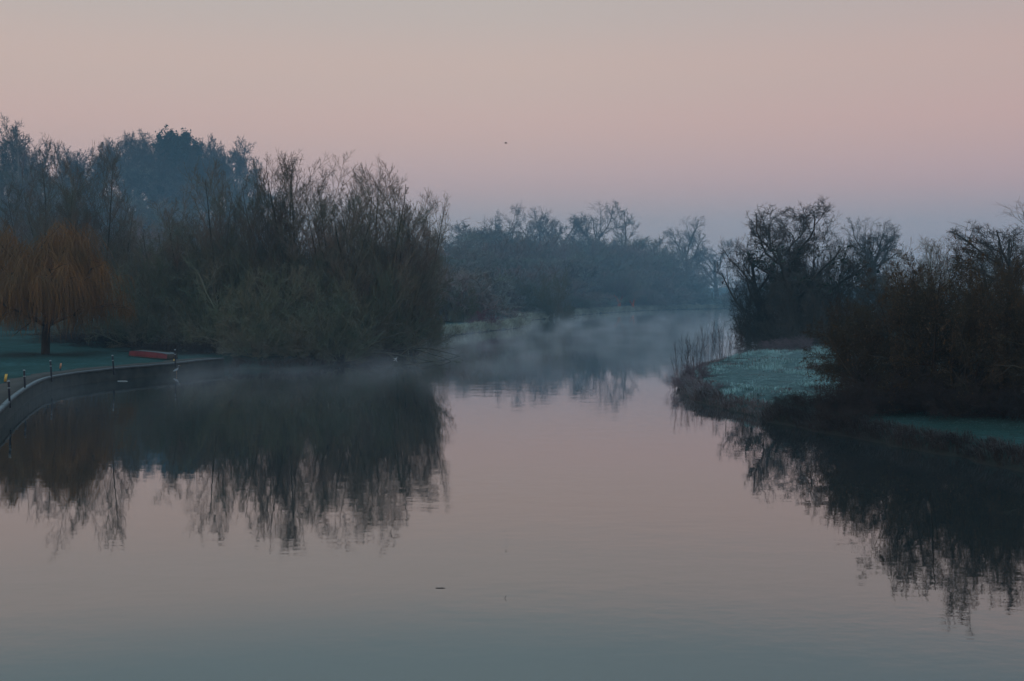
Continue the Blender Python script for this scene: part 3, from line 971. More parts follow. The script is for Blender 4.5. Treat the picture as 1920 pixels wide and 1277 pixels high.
# undergrowth
G = 'bramble clumps below the thorn trees'
for i, (px, D, h, w, lab) in enumerate([
    (1500, 56.0, 0.6, 2.4, 'low brown bramble clump where the frosted spit meets the water'),
    (1545, 53.6, 1.2, 3.4, 'rounded brown bramble clump in front of the frosted spit'),
    (1600, 52.5, 1.9, 3.6, 'dark bramble clump below the thorn reaching over the spit'),
    (1585, 50.5, 1.3, 2.6, 'bramble clump overhanging the water left of the near grass'),
    (1665, 52, 2.0, 4.0, 'black bramble clump behind the left end of the near grass'),
    (1740, 51.5, 2.1, 4.0, 'black bramble clump behind the middle of the near grass'),
    (1815, 50.5, 2.0, 4.0, 'black bramble clump under the tallest thorn'),
    (1890, 50, 2.1, 4.0, 'black bramble clump at the right edge behind the near grass'),
    (1700, 56, 2.6, 5.0, 'tall bramble behind the black clumps on the right bank'),
    (1800, 56, 2.8, 5.0, 'tall bramble deep in the shade under the thorns'),
    (1900, 56, 2.8, 5.0, 'tall bramble in the shade by the right edge'),
]):
    plant('bramble', 'bramble_clump', px, D, None, w, lab, 'bramble', G, H=h)
G = 'saplings at the tip of the spit'
for i, (kind, px, D, h, w, lab) in enumerate([
    ('sap0', 1278, 74, 2.7, 1.5, 'leaning bare saplings at the very tip of the frosted spit'),
    ('sap1', 1300, 79, 2.9, 1.6, 'upright bare saplings second from the tip of the spit'),
    ('sap0', 1328, 84, 3.3, 1.5, 'tallest bare saplings on the water side of the spit'),
    ('sap1', 1356, 88, 3.0, 1.6, 'dense bare saplings in the middle of the spit edge'),
    ('sap0', 1384, 92, 3.0, 1.5, 'bare saplings on the spit nearest the twisted oak'),
]):
    plant(kind, 'sapling_clump', px, D, None, w, lab, 'saplings', G, H=h)
for px, D, h, w, lab in [
    (1292, 70.5, 0.9, 2.6, 'frosted mauve bramble on the tip of the spit'),
    (1335, 66, 0.5, 2.2, 'frosted mauve bramble on the near water edge of the spit'),
    (1310, 74, 1.1, 2.6, 'frosted mauve bramble among the saplings of the spit'),
    (1275, 73, 1.2, 1.8, 'frosted twiggy bush leaning out over the water at the spit tip'),
    (1500, 104, 1.3, 4.0, 'pinkish frosted bush at the foot of the twisted oak'),
    (1455, 106, 1.0, 3.0, 'small frosted bush between the spit and the twisted oak'),
]:
    plant('sap1' if w < 2 else 'mauve', 'frosted_bush', px, D, None, w, lab, 'bush', None, H=h)

# ------------------------------------------------------------------ ground, river
az = np.radians(np.concatenate([np.arange(-180, -44, 4.0), np.arange(-44, -27, 0.6), np.arange(-27, 27, 0.15), np.arange(27, 44, 0.6), np.arange(44, 181, 4.0)]))
rr_ = np.geomspace(8, 1300, 380)
A, Rr = np.meshgrid(az, rr_, indexing='ij')
gx, gy = (np.sin(A) * Rr).ravel(), (np.cos(A) * Rr).ravel()
gd = shore(np.stack([gx, gy], 1))
gzv = ground_z(gx, gy, gd)
na, nr = len(az), len(rr_)
idx = np.arange(na * nr).reshape(na, nr)
gq = np.stack([idx[:-1, :-1], idx[:-1, 1:], idx[1:, 1:], idx[1:, :-1]], -1).reshape(-1, 4)
m, N, L, b = new_mat('frosted_ground')
n1 = noise(N, L, 0.25, 5)
n2 = noise(N, L, 3.0, 4)
frosty = mix_node(N, ramp(N, L, n1, 0.3, 0.7), (0.014, 0.055, 0.046), (0.046, 0.120, 0.118), L)
frosty = mix_node(N, ramp(N, L, n2, 0.35, 0.7), frosty, (0.020, 0.050, 0.040), L)
ar = N.new('ShaderNodeAttribute')
ar.attribute_name = 'rime'
n3 = noise(N, L, 0.6, 5)
rimy = mix_node(N, ramp(N, L, n2, 0.35, 0.65), (0.048, 0.092, 0.087), (0.125, 0.190, 0.187), L)
rimy = mix_node(N, math_node(N, L, 'MULTIPLY', ramp(N, L, n3, 0.54, 0.70), 0.55), rimy, (0.070, 0.062, 0.048), L)
frosty = mix_node(N, ar.outputs['Fac'], frosty, rimy, L)
attr = N.new('ShaderNodeAttribute')
attr.attribute_name = 'litter_shade'
litter_shade = mix_node(N, ramp(N, L, n2, 0.3, 0.7), (0.014, 0.022, 0.018), (0.030, 0.028, 0.020), L)
c = mix_node(N, attr.outputs['Fac'], frosty, litter_shade, L)
attr2 = N.new('ShaderNodeAttribute')
attr2.attribute_name = 'earth'
c = mix_node(N, attr2.outputs['Fac'], c, (0.04, 0.032, 0.026), L)
L.new(c, b.inputs['Base Color'])
b.inputs['Roughness'].default_value = 0.95
b.inputs['Specular IOR Level'].default_value = 0.1
bp = N.new('ShaderNodeBump')
bp.inputs['Strength'].default_value = 0.6
bp.inputs['Distance'].default_value = 0.12
L.new(n2, bp.inputs['Height'])
L.new(bp.outputs[0], b.inputs['Normal'])
me = np_mesh('ground', np.stack([gx, gy, gzv], 1), gq[:, ::-1], mat=m)
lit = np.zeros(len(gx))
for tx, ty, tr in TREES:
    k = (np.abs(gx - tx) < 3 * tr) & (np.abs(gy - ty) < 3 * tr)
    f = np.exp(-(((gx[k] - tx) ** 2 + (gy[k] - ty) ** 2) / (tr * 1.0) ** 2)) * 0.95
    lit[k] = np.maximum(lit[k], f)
at_ = me.attributes.new('litter_shade', 'FLOAT', 'POINT')
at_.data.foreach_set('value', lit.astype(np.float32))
at_ = me.attributes.new('rime', 'FLOAT', 'POINT')      # the open meadow on the spit took the heaviest frost
rime = np.clip((gx - 6) / 4, 0, 1) * np.clip((gy - 55) / 6, 0, 1) * np.clip((135 - gy) / 20, 0, 1)
rime = np.maximum(rime, np.clip((gy - 130) / 15, 0, 1) * np.clip((9 - gd) / 3, 0, 1) * np.clip((gx + 40) / 10, 0, 1) * 0.9)
lit *= 1 - 0.8 * rime * (gy > 130)
me.attributes['litter_shade'].data.foreach_set('value', lit.astype(np.float32))
at_.data.foreach_set('value', rime.astype(np.float32))
at_ = me.attributes.new('earth', 'FLOAT', 'POINT')
at_.data.foreach_set('value', np.clip(1 - (gd - 0.1) / 0.6, 0, 1).astype(np.float32))
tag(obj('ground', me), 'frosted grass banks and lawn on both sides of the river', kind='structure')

rm, N, L, b = new_mat('river_water')
b.inputs['Base Color'].default_value = (0.026, 0.032, 0.031, 1)
b.inputs['IOR'].default_value = 1.45
b.inputs['Roughness'].default_value = 0.016
tc = N.new('ShaderNodeTexCoord')
hs = []
for sc, det, vec in ((0.55, 3, (1.0, 1.25, 1)), (2.6, 2, (0.8, 1.3, 1))):
    mp = N.new('ShaderNodeMapping')
    mp.inputs['Scale'].default_value = vec
    L.new(tc.outputs['Object'], mp.inputs['Vector'])
    n = N.new('ShaderNodeTexNoise')
    n.inputs['Scale'].default_value = sc
    n.inputs['Detail'].default_value = det
    L.new(mp.outputs[0], n.inputs['Vector'])
    hs.append(n.outputs[0])
h = math_node(N, L, 'ADD', hs[0], math_node(N, L, 'MULTIPLY', hs[1], 0.22))
bp = N.new('ShaderNodeBump')
pn = N.new('ShaderNodeTexNoise')
pn.inputs['Scale'].default_value = 0.05
pn.inputs['Detail'].default_value = 3
L.new(tc.outputs['Object'], pn.inputs['Vector'])
L.new(math_node(N, L, 'ADD', ramp(N, L, pn.outputs[0], 0.42, 0.62), 0.25), bp.inputs['Strength'])
bp.inputs['Distance'].default_value = 0.0075
L.new(h, bp.inputs['Height'])
L.new(bp.outputs[0], b.inputs['Normal'])
nseg = 96
wv = [(0, 0, 0)] + [(1290 * math.cos(2 * PI * k / nseg), 1290 * math.sin(2 * PI * k / nseg), 0) for k in range(nseg)]
gl = N.new('ShaderNodeBsdfGlossy')          # extra gloss mixed in to brighten the reflections on the water
gl.inputs['Roughness'].default_value = 0.016
gl.inputs['Color'].default_value = (1.0, 0.97, 0.96, 1)
L.new(bp.outputs[0], gl.inputs['Normal'])
ms_ = N.new('ShaderNodeMixShader')
ms_.inputs[0].default_value = 0.20
L.new(b.outputs[0], ms_.inputs[1])
L.new(gl.outputs[0], ms_.inputs[2])
L.new(ms_.outputs[0], N['Material Output'].inputs['Surface'])
wt = [(0, 1 + k, 1 + (k + 1) % nseg) for k in range(nseg)]
tag(obj('river', np_mesh('river', wv, None, wt, rm)), 'still misty river reflecting the pink sky', kind='structure')


# ------------------------------------------------------------------ grasses on the banks
def tufts(name, pos, hgt, mat, rng, blades=7, spread=0.16, lean=0.7, width=0.02, outdir=None):
    n = len(pos)
    Mn = n * blades
    b0 = np.repeat(pos, blades, 0) + np.concatenate([rng.normal(0, spread, (Mn, 2)), np.full((Mn, 1), -0.05)], 1)
    az = rng.random(Mn) * 2 * PI
    H = np.repeat(hgt, blades) * rng.uniform(0.55, 1.15, Mn)
    out = np.stack([np.cos(az), np.sin(az)], 1) * (rng.uniform(0.1, lean, Mn) * H)[:, None]
    if outdir is not None:
        out += np.repeat(outdir, blades, 0) * (H * rng.uniform(0.1, 0.9, Mn))[:, None]
    side = np.stack([-np.sin(az), np.cos(az), np.zeros(Mn)], 1) * width * 0.5
    mid = b0 + np.concatenate([out * 0.35, (H * 0.65)[:, None]], 1)
    tip = b0 + np.concatenate([out, (H * rng.uniform(0.55, 1.0, Mn))[:, None]], 1)
    fold = np.concatenate([out * 0.0, np.full((Mn, 1), -width * 0.3)], 1)
    V = np.stack([b0 - side, b0 + side, mid + side * 0.8, mid - side * 0.8, tip, mid + fold], 1)
    i = np.arange(Mn)[:, None] * 6
    Q = np.concatenate([i + [0, 1, 2, 3]])
    T = np.concatenate([i + [3, 2, 4], i + [2, 3, 5]])
    return np_mesh(name, V.reshape(-1, 3), Q, T, mat)


def along(line, y0, y1, per_m, lo, hi, rng):
    """points scattered lo..hi metres inland of a stretch of shore, with the direction to the water"""
    seg = np.linalg.norm(np.diff(line, axis=0), axis=1)
    k = np.cumsum(np.r_[0, seg])
    n = int(k[-1] * per_m)
    s = rng.random(n) * k[-1]
    j = np.clip(np.searchsorted(k, s) - 1, 0, len(seg) - 1)
    f = ((s - k[j]) / np.maximum(seg[j], 1e-6))[:, None]
    p = line[j] * (1 - f) + line[j + 1] * f
    tdir = nrm(line[j + 1] - line[j])
    nv = np.stack([-tdir[:, 1], tdir[:, 0]], 1)
    test = shore(p + nv * 0.6)
    nv = np.where(test[:, None] > 0, nv, -nv)
    d = rng.uniform(lo, hi, n)
    q = p + nv * d[:, None]
    ok = (q[:, 1] > y0) & (q[:, 1] < y1) & (np.abs(q[:, 0]) < q[:, 1] * 0.5 + 4)
    q, nv = q[ok], nv[ok]
    dd = shore(q)
    ok = dd > 0.03
    q, nv = q[ok], nv[ok]
    z = ground_z(q[:, 0], q[:, 1])
    return np.concatenate([q, z[:, None]], 1), -nv


g = np.random.default_rng(77)
p, o_ = along(right_line, 34, 56.5, 50, 0.1, 1.0, g)
tag(obj('bank_grass', tufts('bank_grass', p, g.uniform(0.3, 0.6, len(p)), M['blade_dark'], g, 8, 0.1, 0.8, 0.018, o_)), 'dead brown grass overhanging the near right bank', kind='stuff')
p, o_ = along(right_line, 56.5, 112, 36, 0.1, 0.9, g)
tag(obj('bank_grass', tufts('bank_grass', p, g.uniform(0.14, 0.34, len(p)) + 0.3 * (p[:, 0] < 11.0), M['blade_dead'], g, 8, 0.14, 0.8, 0.022, o_)), 'frosted mauve grass round the edge of the spit', kind='stuff')
p, o_ = along(left_line, 120, 380, 26, 0.1, 1.8, g)
tag(obj('bank_grass', tufts('bank_grass', p, g.uniform(0.5, 1.1, len(p)), M['blade_far'], g, 6, 0.2, 0.7, 0.08, o_)), 'frosted straw coloured grass along the far left banks', kind='stuff')
p, o_ = along(left_line, 88, 122, 25, 0.1, 1.0, g)
tag(obj('bank_grass', tufts('bank_grass', p, g.uniform(0.3, 0.7, len(p)), M['blade_dark'], g, 7, 0.14, 0.8, 0.025, o_)), 'dark brown grass at the water edge under the left trees', kind='stuff')
# hummocky frosted sward of the spit
n = 26000
q = np.stack([g.uniform(8, 34, n), g.uniform(57, 112, n)], 1)
hum = np.sin(q[:, 0] * 1.9 + 2 * np.sin(q[:, 1] * 0.5)) + np.sin(q[:, 1] * 2.1 + 1.5 * np.sin(q[:, 0] * 0.8)) + g.normal(0, 0.5, n)
q = q[hum > 0.55]
dd = shore(q)
q = q[dd > 0.7]
lit_q = np.zeros(len(q))
for tx, ty, tr in TREES:
    lit_q = np.maximum(lit_q, np.exp(-(((q[:, 0] - tx) ** 2 + (q[:, 1] - ty) ** 2) / (tr * 0.85) ** 2)))
q = q[lit_q < 0.75]
z = ground_z(q[:, 0], q[:, 1])
q3 = np.concatenate([q, z[:, None]], 1)
hh = g.uniform(0.2, 0.46, len(q)) * (0.7 + 0.45 * np.clip(np.sin(q[:, 0] * 0.7 + 1) + np.sin(q[:, 1] * 0.33), -1, 1))
dead = (np.sin(q[:, 0] * 0.9 + 0.6 * q[:, 1]) + np.sin(q[:, 1] * 0.55 - 0.5 * q[:, 0]) + g.normal(0, 0.7, len(q))) > 1.2
tag(obj('frosted_grass', tufts('frosted_grass', q3[~dead], hh[~dead], M['blade_frost'], g, 7, 0.15, 1.0, 0.04)), 'hummocky white green frosted grass on the spit', kind='stuff')
tag(obj('dead_grass', tufts('dead_grass', q3[dead], hh[dead], M['blade_dead'], g, 7, 0.15, 1.0, 0.035)), 'brown dead tufts among the frosted grass on the spit', kind='stuff')
n = 5500
q = np.stack([g.uniform(13, 26, n), g.uniform(38, 57, n)], 1)
q = q[shore(q) > 0.5]
z = ground_z(q[:, 0], q[:, 1])
tag(obj('lawn_grass', tufts('lawn_grass', np.concatenate([q, z[:, None]], 1), g.uniform(0.06, 0.15, len(q)), M['blade_lawn'], g, 5, 0.09, 1.0, 0.02)), 'short dim frosted grass on the near right bank', kind='stuff')

n = 5000
q = np.stack([g.uniform(-46, -20, n), g.uniform(46, 108, n)], 1)
q = q[shore(q) > 1.7]
z = ground_z(q[:, 0], q[:, 1])
tag(obj('lawn_grass', tufts('lawn_grass', np.concatenate([q, z[:, None]], 1), g.uniform(0.04, 0.11, len(q)), M['blade_lawn'], g, 4, 0.12, 1.2, 0.03)), 'short frosted grass tufts on the lawn behind the river wall', kind='stuff')

# ------------------------------------------------------------------ river wall with coping, path
def strip(line, lo, hi, z):
    t = nrm(np.gradient(line, axis=0))
    nv = np.stack([-t[:, 1], t[:, 0]], 1)
    return np.concatenate([line + nv * lo, np.full((len(line), 1), z)], 1), np.concatenate([line + nv * hi, np.full((len(line), 1), z)], 1)


def loft(rows):
    V = np.concatenate(rows)
    n = len(rows[0])
    Q = []
    for r in range(len(rows) - 1):
        i = np.arange(n - 1) + r * n
        Q.append(np.stack([i, i + 1, i + 1 + n, i + n], 1))
    return V, np.concatenate(Q)


wall_mid = catmull(wall_pts + [left_nat[0]], 0.5)
wall = thing('river_wall', 'long low dark river wall with a pale frosted coping on the left bank', 'wall', (float(wall_mid[0, 0]), float(wall_mid[0, 1]), 0))
wl0 = wall_mid - wall_mid[0]
k = np.arange(len(wl0))
rows = []
for off, zz in ((0.17, -1.0), (0.17, LAWN - 0.09)):
    a, _ = strip(wl0, off, off, zz)
    rows.append(a)
front0, _ = strip(wl0, 0.0, 0, -1.0)
front1, _ = strip(wl0, 0.0, 0, LAWN - 0.09)
bulge = (0.025 * (k % 2))[:, None] * np.array([[1, 0, 0]])
V, Q = loft([rows[0], rows[1], front1 + bulge, front0 + bulge])
obj('wall_face', np_mesh('wall_face', V, Q, mat=M['wall'], smooth=False), wall)
seg = 7
for s in range(0, len(wl0) - 1, seg):
    sub = wl0[s:s + seg + 1]
    if len(sub) < 2:
        continue
    full_t = nrm(np.gradient(sub, axis=0)) if len(sub) > 2 else None
    sub = sub.copy()
    e = nrm(sub[-1] - sub[-2]) * 0.02
    sub[-1] -= e
    rz = random.Random(s).uniform(-0.008, 0.008)
    a, bb = strip(sub, -0.05, 0.20, LAWN + 0.02 + rz)
    c_, d_ = strip(sub, -0.05, 0.20, LAWN - 0.085)
    V, Q = loft([c_, a, bb, d_, c_])
    obj('coping_beam', np_mesh('coping_beam', V, Q, mat=M['coping'], smooth=False), wall)
pa, pb = strip(wall_mid, 0.19, 1.75, LAWN + 0.012)
pc, pd = strip(wall_mid, 0.19, 1.75, -0.8)
wob = 0.2 * np.sin(np.arange(len(pb)) * 0.7) + 0.12 * np.sin(np.arange(len(pb)) * 1.9)
pb[:, 0] += wob
V, Q = loft([pc, pa, pb, pd])
tag(obj('path', np_mesh('path', V, Q, mat=M['path'])), 'worn brown path along the top of the river wall', kind='structure')


# ------------------------------------------------------------------ small things
def lathe(prof, s=10):
    """prof: (radius, z) -> vertices, quads"""
    th = np.arange(s) * 2 * PI / s
    V = np.array([[(r * math.cos(t), r * math.sin(t), zz) for t in th] for r, zz in prof]).reshape(-1, 3)
    Q = [(i * s + j, i * s + (j + 1) % s, (i + 1) * s + (j + 1) % s, (i + 1) * s + j) for i in range(len(prof) - 1) for j in range(s)]
    return V, np.array(Q)


def box(x0, x1, y0, y1, z0, z1):
    V = np.array([(x, y, zz) for zz in (z0, z1) for x, y in ((x0, y0), (x1, y0), (x1, y1), (x0, y1))], float)
    Q = np.array([(3, 2, 1, 0), (4, 5, 6, 7), (0, 1, 5, 4), (1, 2, 6, 5), (2, 3, 7, 6), (3, 0, 4, 7)])
    return V, Q


post_shaft = np_mesh('shaft', *lathe([(0, -0.3), (0.05, -0.3), (0.05, 0.9), (0.045, 0.93), (0, 0.93)], 10), mat=M['post'])
V, Q = lathe([(0, 0.932), (0.062, 0.932), (0.066, 0.95), (0.05, 0.99), (0, 1.0)], 10)
post_cap = np_mesh('cap', V, Q, mat=M['cap'])
post_band = np_mesh('band', *lathe([(0.051, 0.62), (0.058, 0.62), (0.058, 0.67), (0.051, 0.67)], 10), mat=M['cap'])
for px, py, lean, lab in [
    (17, 754, -0.03, 'dark mooring post nearest the picture edge by the bend of the river wall'),
    (46, 729, -0.03, 'dark mooring post second along the curved end of the river wall'),
    (96, 707, -0.05, 'dark mooring post where the river wall straightens'),
    (213, 695, -0.06, 'slightly leaning mooring post midway along the straight river wall'),
    (329, 682, 0.0, 'dark mooring post at the far end of the river wall beside the red boat'),
]:
    q = at(px, py, LAWN)
    t = thing('mooring_post', lab, 'post', (q[0] - 0.1, q[1] + 0.3, LAWN), 0, 'mooring posts along the river wall')
    t.rotation_euler.y = lean
    obj('shaft', post_shaft, t)
    obj('cap', post_cap, t)
    obj('band', post_band, t)

stake = np_mesh('stake', *box(-0.025, 0.025, -0.02, 0.02, -0.2, 0.36), mat=M['post'])


def plate_mesh(mat):
    V, Q = box(-0.055, 0.055, -0.036, -0.022, 0.12, 0.46)
    V[:, 0] += (V[:, 2] - 0.12) * 0.18
    return np_mesh('plate', V, Q, mat=mat)


pl_y, pl_s = plate_mesh(M['yellow']), plate_mesh(M['sal'])
for px, py, sc, me_, lab in [
    (10, 718, 1.25, pl_y, 'bright yellow marker plate on a short stake at the left edge of the lawn'),
    (113, 694, 1.0, pl_s, 'dull salmon marker plate on a stake in the lawn'),
    (227, 687, 1.05, pl_y, 'yellow marker plate on a stake beside the leaning mooring post'),
    (325.5, 676.5, 1.0, pl_y, 'narrow yellow marker plate by the far mooring post'),
]:
    q = at(px, py, LAWN)
    t = thing('marker_stake', lab, 'marker', (q[0], q[1], gz(q[0], q[1])), 0.1, 'marker stakes on the lawn')
    t.scale = (sc, sc, sc)
    obj('stake', stake, t)
    obj('plate', me_, t)

# the upturned boat
q0, q1 = at(250, 668, LAWN), at(318, 674, LAWN)
Lb = float(np.linalg.norm(q1 - q0)) + 0.3
ctr = (q0 + q1) / 2
boat = thing('upturned_boat', 'red flat bottomed boat lying upturned on the lawn near the river wall', 'boat', (ctr[0], ctr[1] + 0.4, gz(ctr[0], ctr[1] + 0.4) + 0.02), math.atan2(q1[1] - q0[1], q1[0] - q0[0]))
xs = np.linspace(-Lb / 2, Lb / 2, 15)
half = 0.62 * (1 - 0.28 * np.abs(xs / (Lb / 2)) ** 3)
hgt = 0.46 - 0.10 * np.abs(xs / (Lb / 2)) ** 3
r0 = np.stack([xs, -half, np.zeros(15) + 0.01], 1)
r1 = np.stack([xs, -half * 0.93, hgt * 0.5], 1)
r2 = np.stack([xs, -half * 0.86, hgt], 1)
mir = np.array([1, -1, 1])
for sgn in (1, -1):
    rows = [r0, r1, r2] if sgn == 1 else [r0 * mir, r1 * mir, r2 * mir]
    inner = [x * np.array([1, 0.95, 1]) - np.array([0, 0, 0.02]) for x in rows[::-1]]
    V, Q = loft(rows + inner)
    obj('side', np_mesh('side', V, Q, mat=M['red']), boat)
    rail = [r0 * (1 if sgn == 1 else mir) + np.array([0, -0.035 * sgn, zz]) + np.array([0, dy * sgn, 0]) for dy, zz in ((0.03, 0.0), (0, 0.0), (0, 0.05), (0.03, 0.05))]
    V, Q = loft(rail)
    obj('gunwale', np_mesh('gunwale', V, Q, mat=M['boat_end'], smooth=False), boat)
for j in range(5):                                  # bottom boards, lengthwise
    f0, f1 = -1 + 0.4 * j + 0.02, -1 + 0.4 * (j + 1) - 0.02
    top0 = np.stack([xs, half * 0.88 * f0, hgt + 0.022], 1)
    top1 = np.stack([xs, half * 0.88 * f1, hgt + 0.022], 1)
    V, Q = loft([top0 - [0, 0, 0.02], top0, top1, top1 - [0, 0, 0.02]])
    obj('bottom_board', np_mesh('bottom_board', V, Q, mat=M['boat_bottom'], smooth=False), boat)
for sgn in (1, -1):
    V, Q = box(-0.02, 0.02, -0.46, 0.46, 0.0, 0.38)
    V[:, 1] *= np.where(V[:, 2] > 0.2, 0.84, 0.97)
    V[:, 0] += sgn * (Lb / 2 + 0.022)
    obj('transom', np_mesh('transom', V, Q, mat=M['boat_end'], smooth=False), boat)
V, Q = box(-Lb / 2 * 0.9, Lb / 2 * 0.9, -0.03, 0.03, 0.0, 0.06)
keel = np_mesh('keel_runner', V + [0, 0, 0.485], Q, mat=M['boat_end'], smooth=False)
obj('keel_runner', keel, boat)


# ---- birds
def skin_body(name, ring, mat, s=10):
    """ring: (x, z, half width, half height) from tail to bill"""
    th = np.arange(s) * 2 * PI / s
    V = np.array([[(x, w * math.cos(t), zz + hh * math.sin(t)) for t in th] for x, zz, w, hh in ring]).reshape(-1, 3)
    Q = np.array([(i * s + j, i * s + (j + 1) % s, (i + 1) * s + (j + 1) % s, (i + 1) * s + j) for i in range(len(ring) - 1) for j in range(s)])
    return np_mesh(name, V, Q, mat=mat)


q = at(741, 674, 0)
d = thing('white_duck', 'small white duck on the dark water below the left trees', 'duck', (q[0], q[1], 0), 0.6)
obj('body', skin_body('body', [(-0.24, 0.13, 0.005, 0.005), (-0.18, 0.11, 0.05, 0.035), (-0.08, 0.07, 0.10, 0.075), (0.05, 0.06, 0.105, 0.085), (0.14, 0.08, 0.075, 0.08), (0.18, 0.15, 0.04, 0.05),
                               (0.185, 0.21, 0.036, 0.04), (0.21, 0.25, 0.042, 0.04), (0.25, 0.25, 0.03, 0.028), (0.27, 0.245, 0.012, 0.01)], M['white']), d)
d.scale = (0.8, 0.8, 0.8)
obj('bill', skin_body('bill', [(0.265, 0.243, 0.014, 0.012), (0.30, 0.238, 0.018, 0.008), (0.325, 0.235, 0.004, 0.003)], M['bill'], 6), d)
V, Q = box(-0.2, 0.06, 0.085, 0.115, 0.06, 0.13)
for sgn in (1, -1):
    obj('wing', skin_body('wing', [(-0.21, 0.125, 0.004, 0.004), (-0.12, 0.11, 0.02, 0.035), (0.0, 0.10, 0.022, 0.045), (0.09, 0.09, 0.006, 0.02)], M['white'], 8), d).location = (0, 0.09 * sgn, 0)

q = at(331, 703, 0)
d = thing('grey_heron', 'pale grey wading bird standing at the foot of the river wall', 'heron', (q[0], q[1], 0), 0.3)
obj('body', skin_body('body', [(-0.22, 0.26, 0.01, 0.01), (-0.14, 0.30, 0.05, 0.05), (0.0, 0.36, 0.085, 0.085), (0.10, 0.42, 0.06, 0.07), (0.13, 0.50, 0.028, 0.035), (0.09, 0.56, 0.022, 0.022), (0.10, 0.62, 0.022, 0.022),
                               (0.14, 0.655, 0.032, 0.03), (0.19, 0.655, 0.022, 0.02), (0.21, 0.65, 0.008, 0.008)], M['grey_feather']), d)
obj('bill', skin_body('bill', [(0.205, 0.652, 0.012, 0.012), (0.33, 0.635, 0.002, 0.002)], M['bill'], 6), d)
for y_ in (-0.035, 0.035):
    obj('leg', np_mesh('leg', *lathe([(0.008, -0.06), (0.008, 0.14), (0.011, 0.15), (0.009, 0.3)], 6), mat=M['bill']), d).location = (0.0, y_, 0)
for sgn in (1, -1):
    obj('wing', skin_body('wing', [(-0.24, 0.27, 0.005, 0.01), (-0.1, 0.33, 0.022, 0.06), (0.04, 0.39, 0.022, 0.07), (0.1, 0.42, 0.005, 0.03)], M['grey_feather'], 8), d).location = (0, 0.075 * sgn, 0)

D = 130.0
d = thing('flying_bird', 'tiny dark bird flying alone in the pink sky', 'bird', (col(948.5, D), D, top_z(270.5, D)), 0.15)
d.scale = (0.75, 0.75, 0.75)
obj('body', skin_body('body', [(-0.26, 0.0, 0.02, 0.006), (-0.12, 0.0, 0.045, 0.035), (0.02, 0.0, 0.065, 0.055), (0.14, 0.01, 0.045, 0.045), (0.20, 0.02, 0.035, 0.035), (0.25, 0.02, 0.006, 0.006)], M['dark_feather']), d)
for sgn in (1, -1):
    st = [(0.0, 0.0, 0.0, 0.13), (0.14, 0.10, 0.02, 0.13), (0.28, 0.12, -0.02, 0.10), (0.44, 0.04, -0.10, 0.02)]
    V = []
    for yy, zz, xx, ch in st:
        V += [(xx - ch, sgn * yy, zz), (xx, sgn * yy, zz + 0.012), (xx + ch * 0.6, sgn * yy, zz), (xx, sgn * yy, zz - 0.008)]
    Q = [(i * 4 + j, i * 4 + (j + 1) % 4, (i + 1) * 4 + (j + 1) % 4, (i + 1) * 4 + j) for i in range(3) for j in range(4)]
    obj('wing', np_mesh('wing', V, Q, mat=M['dark_feather']), d)

# ---- flotsam
def stick(name, px, py, pts, r, mat, lab, cat):
    q = at(px, py, 0)
    P = np.array([pts], float)
    R = np.array([np.linspace(r, r * 0.5, len(pts))])
    V, Q = tubes([((P, R, None), 6)])
    o = obj(name, np_mesh(name, V, Q, mat=mat))
    o.location = (q[0], q[1], 0)
    tag(o, lab, cat)


stick('floating_stick', 826, 1103, [(-0.10, 0.01, 0.0), (-0.03, 0, 0.004), (0.04, 0.01, 0.006), (0.10, -0.01, 0.0)], 0.011, M['drift'], 'dark stick floating on the open water in the foreground', 'stick')
stick('floating_twig', 948, 1122, [(-0.02, 0.0, -0.01), (0.0, 0.01, 0.03), (0.015, 0.0, 0.06)], 0.006, M['drift'], 'tiny dark twig tip poking out of the open water', 'twig')
stick('floating_branch', 230, 715, [(-0.35, 0.1, 0.0), (-0.1, 0.02, 0.02), (0.15, 0, 0.025), (0.35, -0.05, 0.0)], 0.03, M['palewood'], 'pale frosted branch floating close to the river wall', 'branch')

# boughs dipping into the water past the left trees
g = np.random.default_rng(9)
for px, py, az_, Lg, lab in [(690, 655, -0.15, 9.0, 'long low bough stretching over the water from the left trees'), (735, 652, -0.35, 7.5, 'bough dipping into the water beside the white duck'), (770, 648, 0.1, 5.5, 'short bough arching over the water past the white duck')]:
    q = at(px, py, 0.9)
    dr = np.array([[math.cos(az_), math.sin(az_) * 1.0 - 0.35, 0.25]])
    s = walk(g, np.zeros((1, 3)), dr, np.array([Lg]), np.array([0.09]), 9, -0.55, 0.2, 0.2, 0.02)
    a = spawn(g, s, 12, 0.15, 1, 40, 12, 0.28, 0.3, 5, -0.2, 0.3, 0.5, 0.012)
    b_ = spawn(g, a, 7, 0.1, 1, 40, 12, 0.45, 0.3, 4, -0.2, 0.3, 0.6, 0.01)
    t = thing('fallen_bough', lab, 'branch', (q[0], q[1], 0.6), 0, 'boughs over the water at the left bank')
    obj('limb', tube_mesh('limb', [(s, 6)], M['tall']), t)
    obj('crown', tube_mesh('crown', [(a, 4), (b_, 3)], M['shrub']), t)
# yellow stake on the far bank
q = at(1077, 572, 0.8)
t = thing('yellow_stake', 'short yellow stake standing under the far wood left of the orange pollard', 'stake', (q[0], 300, 0.8))
t.location.x = col(1077, 300)
V, Q = box(-0.12, 0.12, -0.12, 0.12, -0.4, 2.4)
V[4:, :2] *= 0.7
obj('shaft', np_mesh('shaft', V, Q, mat=M['yellow'], smooth=False), t)

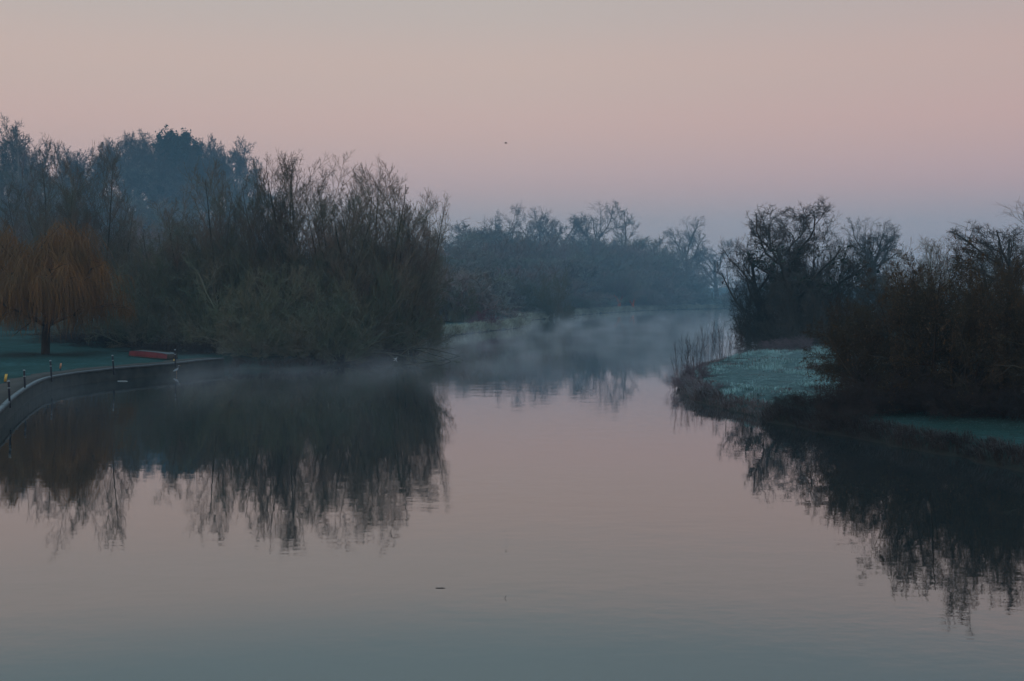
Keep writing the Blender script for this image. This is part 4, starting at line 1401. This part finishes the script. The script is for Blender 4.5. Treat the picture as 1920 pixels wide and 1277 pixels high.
# ------------------------------------------------------------------ air
hm = bpy.data.materials.new('haze')
hm.use_nodes = True
N, L = hm.node_tree.nodes, hm.node_tree.links
N.clear()
o_ = N.new('ShaderNodeOutputMaterial')
v = N.new('ShaderNodeVolumePrincipled')
v.inputs['Color'].default_value = (0.44, 0.78, 1.0, 1)
v.inputs['Density'].default_value = 0.00048
L.new(v.outputs[0], o_.inputs['Volume'])
V, Q = box(-1310, 1310, -1310, 1310, -4.0, 78.0)
hz = obj('haze', np_mesh('haze', V, Q, mat=hm, smooth=False))
tag(hz, 'cold blue morning haze over the whole valley', kind='stuff')

mm = bpy.data.materials.new('mist')
mm.use_nodes = True
mm.cycles.volume_step_rate = 0.4
N, L = mm.node_tree.nodes, mm.node_tree.links
N.clear()
o_ = N.new('ShaderNodeOutputMaterial')
v = N.new('ShaderNodeVolumePrincipled')
v.inputs['Color'].default_value = (1.0, 0.98, 1.0, 1)
tc = N.new('ShaderNodeTexCoord')
mp = N.new('ShaderNodeMapping')
mp.inputs['Scale'].default_value = (0.26, 0.075, 0.12)
L.new(tc.outputs['Object'], mp.inputs['Vector'])
n = N.new('ShaderNodeTexNoise')
n.inputs['Scale'].default_value = 1.0
n.inputs['Detail'].default_value = 3
L.new(mp.outputs[0], n.inputs['Vector'])
sp = N.new('ShaderNodeSeparateXYZ')
L.new(tc.outputs['Object'], sp.inputs[0])
wisps = ramp(N, L, n.outputs[0], 0.43, 0.74)
fall = math_node(N, L, 'POWER', 2.718, math_node(N, L, 'MULTIPLY', sp.outputs['Z'], -2.0))
far_ = math_node(N, L, 'MULTIPLY', ramp(N, L, sp.outputs['Y'], 44, 110), ramp(N, L, sp.outputs['Y'], 335, 130))
dens = math_node(N, L, 'MULTIPLY', math_node(N, L, 'MULTIPLY', wisps, fall), math_node(N, L, 'MULTIPLY', far_, 0.070))
L.new(dens, v.inputs['Density'])
L.new(v.outputs[0], o_.inputs['Volume'])
V, Q = box(-28, 75, 41, 345, 0.03, 3.0)
ms = obj('mist', np_mesh('mist', V, Q, mat=mm, smooth=False))
tag(ms, 'thin wisps of steam rising off the river', kind='stuff')

fm = bpy.data.materials.new('mist_bank')
fm.use_nodes = True
N, L = fm.node_tree.nodes, fm.node_tree.links
N.clear()
o_ = N.new('ShaderNodeOutputMaterial')
v = N.new('ShaderNodeVolumePrincipled')
v.inputs['Color'].default_value = (0.56, 0.82, 1.0, 1)
tc = N.new('ShaderNodeTexCoord')
sp = N.new('ShaderNodeSeparateXYZ')
L.new(tc.outputs['Object'], sp.inputs[0])
d_ = math_node(N, L, 'MULTIPLY', ramp(N, L, sp.outputs['Y'], 140, 300), ramp(N, L, sp.outputs['Z'], 62, 8))
L.new(math_node(N, L, 'MULTIPLY', d_, 0.0019), v.inputs['Density'])
L.new(v.outputs[0], o_.inputs['Volume'])
V, Q = box(-330, 330, 139, 640, -3.0, 64.0)
tag(obj('mist_bank', np_mesh('mist_bank', V, Q, mat=fm, smooth=False)), 'bank of blue mist lying over the far reach and the wooded hill', kind='stuff')
